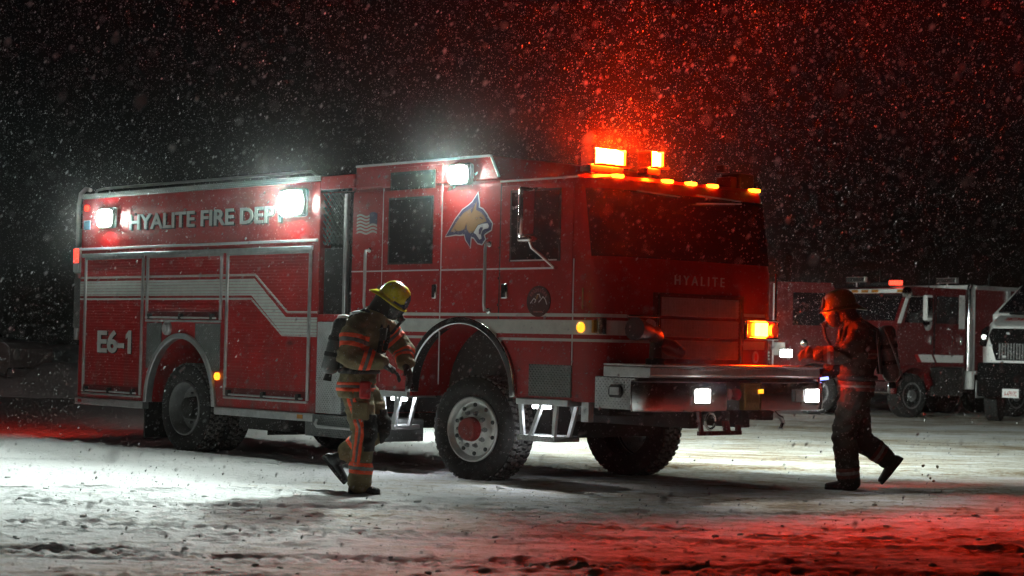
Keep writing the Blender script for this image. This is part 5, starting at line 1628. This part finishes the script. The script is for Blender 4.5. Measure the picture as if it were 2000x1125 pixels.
for y, x in ((-1.5, -0.4), (0.0, -1.6), ):
    wl = MB()
    wl.box(x - 0.05, x + 0.05, y - 0.28, y + 0.28, 2.86, 2.98)
    wl = wl.build('work_lamp', ALU, t3, bevel=0.012)
    MB().box(x + 0.05, x + 0.056, y - 0.265, y + 0.265, 2.875, 2.965).build('lens', CHASSIS, wl)
    MB().tube([(x, y, 2.76), (x, y, 2.93)], 0.02).build('lamp_post', ALU, wl)
for x, y in ((-0.9, -1.3), (-1.9, -0.8), (-3.6, -0.6)):
    MB().tube([(x, y, 2.76), (x, y, 3.15)], 0.012).build('antenna', BLACK, t3)
MB().prism([(-0.57 + 0.6 * math.cos(t), 0.5 + 0.62 * math.sin(t)) for t in np.linspace(0, 0.9 * PI, 14)] + [(-0.57 + 0.53 * math.cos(t), 0.5 + 0.55 * math.sin(t)) for t in np.linspace(0.9 * PI, 0, 14)], -0.3, 0.06).build('fender', DRED, t3)
MB().box(-2.2, -1.2, -0.5, -0.04, 0.45, 1.06).build('side_tank', CHASSIS, t3, bevel=0.04)
MB().box(-8.0, 0.0, -1.7, -0.7, 0.5, 0.9).build('chassis', CHASSIS, t3)
MB().box(-0.05, 0.12, -2.4, 0.0, 0.5, 0.78).build('front_bumper', CHROME, t3, bevel=0.03)
MB().box(-2.9, -2.55, -0.02, 0.0, 0.42, 0.8).build('side_step', ALU, t3, bevel=0.02)
simple_wheel(t3, -0.57, 0.0, 0.47, 1)
simple_wheel(t3, -0.57, -2.35, 0.47, -1)
for x in (-3.9, -5.1):
    simple_wheel(t3, x, -0.03, 0.47, 1)
    simple_wheel(t3, x, -2.35, 0.47, -1)

# white ambulance at the right edge, nose towards the camera
am = empty('ambulance', (10.6, 38.6, 0), math.atan2(-0.89, -0.45))
tag(am, 'white ambulance with black grille and number plate beside the maroon truck', 'ambulance')
h = MB()
def arow(x, hw, z0, z1):
    return [(x, -hw, z0), (x, -hw * 1.0, z0 + (z1 - z0) * 0.7), (x, -hw * 0.86, z1), (x, hw * 0.86, z1), (x, hw, z0 + (z1 - z0) * 0.7), (x, hw, z0)]
h.loft([arow(0.0, 0.98, 1.18, 1.93), arow(-0.25, 1.12, 1.0, 2.04), (arow(-1.3, 1.2, 0.9, 2.22))])
h = h.build('hood', WHITEP, am, bevel=0.05, angle=50)
MB().loft([[(-1.15, -1.15, 0.9), (-1.15, 1.15, 0.9), (-3.2, 1.15, 0.9), (-3.2, -1.15, 0.9)], [(-1.15, -1.15, 2.2), (-1.15, 1.15, 2.2), (-3.2, 1.15, 2.2), (-3.2, -1.15, 2.2)], [(-2.15, -0.78, 2.85), (-2.15, 0.78, 2.85), (-3.2, 0.82, 2.88), (-3.2, -0.82, 2.88)]]).build('cab', WHITEP, am, bevel=0.05)
wsv = [(-1.19, -1.02, 2.24), (-1.19, 1.02, 2.24), (-2.1, 0.72, 2.82), (-2.1, -0.72, 2.82)]
wm = MB(); wm.faces(wsv + [(x + 0.03, y, z + 0.035) for x, y, z in wsv], [(0, 1, 2, 3), (7, 6, 5, 4), (0, 4, 5, 1), (1, 5, 6, 2), (2, 6, 7, 3), (3, 7, 4, 0)])
wm.build('windshield', GLASS, am)
MB().box(-1.12, -0.95, -0.75, 0.75, 2.205, 2.235).build('cowl_vent', MATTE, am)
MB().box(-8.0, -3.25, -1.0, 1.0, 0.9, 2.86).build('patient_box', WHITEP, am, bevel=0.04)
gr = MB().prism([(-0.98 + 0.1, 1.9), (0.88, 1.9), (0.95, 1.75), (0.8, 1.25), (-0.8, 1.25), (-0.95, 1.75)], 0.0, 0.05, 'x').build('grille', MATTE, am, bevel=0.02)
for k in range(26):
    y = -0.72 + k * 0.058
    MB().box(0.05, 0.06, y - 0.012, y + 0.012, 1.27, 1.6).build('grille_bar', TANK, gr)
for y, z in ((-0.55, 1.8), (-0.62, 1.33), (0.0, 1.65), (0.55, 1.8), (-0.9, 1.55)):
    MB().box(0.05, 0.065, y - 0.035, y + 0.035, z - 0.02, z + 0.02).build('grille_lamp', CLEAR_OFF, gr)
for s in (-1, 1):
    hl = MB().prism([(s * 0.98, 1.95), (s * 1.1, 1.86), (s * 1.14, 1.55), (s * 1.02, 1.52), (s * 0.96, 1.7)], -0.2, 0.03, 'x').build('headlamp', MATTE, am, bevel=0.02)
    MB().lathe([(0.0, 0.08), (0.03, 0.05)], (0.03, s * 1.04, 1.72), axis='x', seg=16).build('reflector', CHROME, hl)
bu = MB().box(-0.3, 0.15, -1.15, 1.15, 0.5, 1.2).build('front_bumper', MATTE, am, bevel=0.05)
pl = MB().box(0.15, 0.165, -0.63, -0.30, 0.5, 0.68).build('number_plate', WHITEP, am)
text_mesh('plate_text', 'A-47917C', REDPR, am, -0.59, -0.34, 0.53, 0.63, plane='front', at=0.166, depth=0.004, bold=0.01)
# red word laid on the hood, written in reverse for mirrors
tx = text_mesh('hood_lettering', 'AMBULANCE', REDPR, am, -0.72, 0.72, 0.0, 0.2, plane='front', at=0.0, depth=0.004, bold=0.02, mirror=True)
co = np.empty(len(tx.data.vertices) * 3); tx.data.vertices.foreach_get('co', co); co = co.reshape(-1, 3)
zz = co[:, 2].copy(); dd = co[:, 0].copy()
co[:, 0] = -0.36 - zz * 1.6; co[:, 2] = 2.075 + zz * 1.6 * 0.171 + dd
tx.data.vertices.foreach_set('co', co.ravel())
for s in (-1, 1):
    simple_wheel(am, -0.8, s * 1.12, 0.45, s, 0.27)
    simple_wheel(am, -5.6, s * 1.12, 0.45, s, 0.27)
MB().box(-8.0, -0.3, -0.8, 0.8, 0.5, 0.95).build('chassis', CHASSIS, am)

# red engine parked behind the bumper of the first one
e2 = empty('fire_engine', (7.2, 40.9, 0), R(4))
tag(e2, 'red fire engine parked far behind the front bumper, half hidden', 'fire engine')
# local: X forward (to the right in view), near side at Y=0, far at Y=2.5
b2 = MB().prism([(-0.15, 0.55), (-0.15, 2.3), (-0.35, 2.82), (-5.2, 2.82), (-5.2, 0.55), (-1.25, 0.55)] + [(-0.68 + 0.55 * math.cos(t), 0.5 + 0.6 * math.sin(t)) for t in np.linspace(PI, 0, 14)], 0.0, 2.4).build('cab', DRED, e2, bevel=0.03)
MB().box(-1.63, -1.60, -0.012, 0.0, 0.7, 2.78).build('door_edge_line', TRIM, e2)
MB().box(-1.2, -0.5, -0.01, 0.0, 1.9, 2.6).build('window', GLASS, e2)
MB().box(-2.6, -1.75, -0.01, 0.0, 1.9, 2.6).build('window', GLASS, e2)
MB().box(-1.59, -1.35, -0.01, 0.0, 1.25, 1.52).build('reflective_band', STRIPE, e2)
text_mesh('lettering', 'RESCUE', STRIPE, e2, -2.55, -1.68, 1.14, 1.32, at=0.0, depth=0.008, bold=0.03)
MB().lathe([(0.0, 0.09), (-0.05, 0.08), (-0.08, 0.03)], (-0.95, 0.0, 1.52), seg=18).build('spot_lamp', CHROME, e2)
ml = MB().box(-1.48, -1.2, -0.06, 0.0, 1.2, 1.38).build('flood_lamp', BLACK, e2)
MB().box(-1.46, -1.22, -0.075, -0.06, 1.215, 1.365).build('lens', LENS_FLOOD, ml)
simple_wheel(e2, -0.68, 0.02, 0.48, -1)
simple_wheel(e2, -4.3, 0.02, 0.48, -1)
simple_wheel(e2, -0.68, 2.38, 0.48, 1)
MB().box(-5.0, -0.2, 0.7, 1.7, 0.45, 0.7).build('chassis', CHASSIS, e2)

# pale pickup at the left edge, nose just inside the frame
pu = empty('pickup_truck', (-10.6, 40.5, 0), R(-14))
tag(pu, 'pale pickup truck half out of the dark at the left edge', 'pickup truck')
MB().prism([(0.0, 0.55), (0.02, 1.02), (-0.12, 1.14), (-1.15, 1.22), (-1.15, 0.5), (-0.75 - 0.42, 0.5)] + [(-0.75 + 0.42 * math.cos(t), 0.45 + 0.42 * math.sin(t)) for t in np.linspace(PI, 0, 12)], 0.0, 1.9).build('nose', DULLP, pu, bevel=0.05)
MB().prism([(-1.15, 0.5), (-1.15, 1.22), (-1.75, 1.8), (-3.0, 1.82), (-3.2, 1.2), (-5.4, 1.2), (-5.4, 0.5)], 0.0, 1.9).build('cab', DULLP, pu, bevel=0.05)
MB().prism([(-1.35, 1.2), (-1.85, 1.72), (-2.9, 1.74), (-3.0, 1.2)], -0.008, 0.0).build('window', GLASS, pu)
MB().prism([(-1.17, 1.25), (-1.14, 1.25), (-1.72, 1.79), (-1.76, 1.78)], 0.1, 1.8).build('windshield', GLASS, pu)
mrp = MB().tube([(-1.3, 0.0, 1.2), (-1.3, -0.2, 1.25)], 0.02).build('mirror', CHROME, pu)
MB().box(-1.38, -1.28, -0.36, -0.14, 1.18, 1.42).build('mirror_head', CHROME, mrp, bevel=0.03)
MB().lathe([(0.0, 0.13), (0.04, 0.12), (0.07, 0.04)], (0.0, 0.25, 0.9), axis='x', seg=16).build('headlamp', CLEAR_OFF, pu)
MB().box(-0.05, 0.12, -0.02, 1.92, 0.42, 0.62).build('front_bumper', CHROME, pu, bevel=0.03)
simple_wheel(pu, -0.75, 0.02, 0.38, -1, 0.24)
simple_wheel(pu, -4.3, 0.02, 0.38, -1, 0.24)

# ------------------------------------------------------------------ falling snow
def falling_snow(N_big=11000, N_fine=170000, N_near=420):
    fx = 0.285
    def scatter(N, power):
        y = (rng.random(N * 2) ** power) * 30 + 2.2
        x = (rng.random(N * 2) * 2 - 1) * (fx * y * 1.2 + 0.3)
        z = rng.random(N * 2) * np.minimum(9.6, 1.4 + 0.2 * y + 1.0)
        P = np.stack([x, y, z], 1)
        c, s = math.cos(-ENG_RZ), math.sin(-ENG_RZ)
        dx, dy = P[:, 0] - ENG_LOC.x, P[:, 1] - ENG_LOC.y
        lx, ly = dx * c - dy * s, dx * s + dy * c
        inside = (lx > -8.0) & (lx < 2.6) & (ly > -0.12) & (ly < 2.62) & (z < 3.3)
        return P[~inside][:N]
    def shapes(P, r, base, F):
        n, k = len(P), len(base)
        V = base[None] * r[:, None, None] * (0.7 + 0.6 * rng.random((n, k, 1)))
        V[:, :, 2] *= 1.6
        V[:, :, 0] += V[:, :, 2] * (0.15 + 0.5 * rng.random((n, 1)))
        V = V + P[:, None, :]
        return V.reshape(-1, 3), (F[None] + k * np.arange(n)[:, None, None]).reshape(-1, 3)
    octa = np.array([(1, 0, 0), (-1, 0, 0), (0, 1, 0), (0, -1, 0), (0, 0, 1), (0, 0, -1)], float)
    OF = np.array([(0, 2, 4), (2, 1, 4), (1, 3, 4), (3, 0, 4), (2, 0, 5), (1, 2, 5), (3, 1, 5), (0, 3, 5)])
    tet = np.array([(1, 1, 1), (1, -1, -1), (-1, 1, -1), (-1, -1, 1)], float) * 0.7
    TF = np.array([(0, 1, 2), (0, 3, 1), (0, 2, 3), (1, 3, 2)])
    P = scatter(N_big, 1 / 1.75)
    r = np.clip(0.0026 + 0.0020 * rng.gamma(1.3, 0.8, len(P)), 0.0026, 0.009)
    r = np.where(P[:, 1] < 8, r * 0.7, r)
    V1, F1 = shapes(P, r, octa, OF)
    P = scatter(N_fine, 1 / 2.1)
    V2, F2 = shapes(P, 0.0012 + 0.0019 * rng.random(len(P)) ** 1.5, tet, TF)
    P = scatter(N_near * 40, 1 / 2.1)
    P = P[(P[:, 1] > 3.0) & (P[:, 1] < 10.5)][:N_near]
    V3, F3 = shapes(P, 0.0035 + 0.0045 * rng.random(len(P)), octa, OF)
    V = np.concatenate([V1, V2, V3]); F = np.concatenate([F1, F2 + len(V1), F3 + len(V1) + len(V2)])
    me = bpy.data.meshes.new('falling_snow')
    me.vertices.add(len(V)); me.vertices.foreach_set('co', V.ravel())
    me.loops.add(F.size); me.loops.foreach_set('vertex_index', F.ravel())
    me.polygons.add(len(F)); me.polygons.foreach_set('loop_start', np.arange(0, F.size, 3))
    me.update()
    me.polygons.foreach_set('use_smooth', np.ones(len(F), bool))
    m = bpy.data.materials.new('snowflake'); m.use_nodes = True
    nt = m.node_tree; nt.nodes.clear()
    out = nt.nodes.new('ShaderNodeOutputMaterial')
    d = nt.nodes.new('ShaderNodeBsdfDiffuse'); d.inputs[0].default_value = (0.46, 0.465, 0.475, 1)
    t = nt.nodes.new('ShaderNodeBsdfTranslucent'); t.inputs[0].default_value = (0.46, 0.465, 0.475, 1)
    mx = nt.nodes.new('ShaderNodeMixShader'); mx.inputs[0].default_value = 0.5
    nt.links.new(d.outputs[0], mx.inputs[1]); nt.links.new(t.outputs[0], mx.inputs[2]); nt.links.new(mx.outputs[0], out.inputs[0])
    me.materials.append(m)
    o = link(bpy.data.objects.new('falling_snow', me))
    return tag(o, 'thick snowfall drifting through the beams of the lamps', 'snowfall', kind='stuff')
falling_snow()

# ------------------------------------------------------------------ snowy air
hb = MB().box(-170, 170, -60, 250, -1.2, 10.6).build('haze', BLACK, None, smooth=False)
hm = bpy.data.materials.new('snowy_air'); hm.use_nodes = True
nt = hm.node_tree; nt.nodes.clear()
out = nt.nodes.new('ShaderNodeOutputMaterial')
pv = nt.nodes.new('ShaderNodeVolumePrincipled')
pv.inputs['Color'].default_value = (0.9, 0.92, 0.92, 1)
pv.inputs['Density'].default_value = HAZE
pv.inputs['Anisotropy'].default_value = 0.985
nt.links.new(pv.outputs[0], out.inputs['Volume'])
hb.data.materials.clear(); hb.data.materials.append(hm)
tag(hb, 'thin snowy air glowing around the lamps', 'haze', kind='stuff')
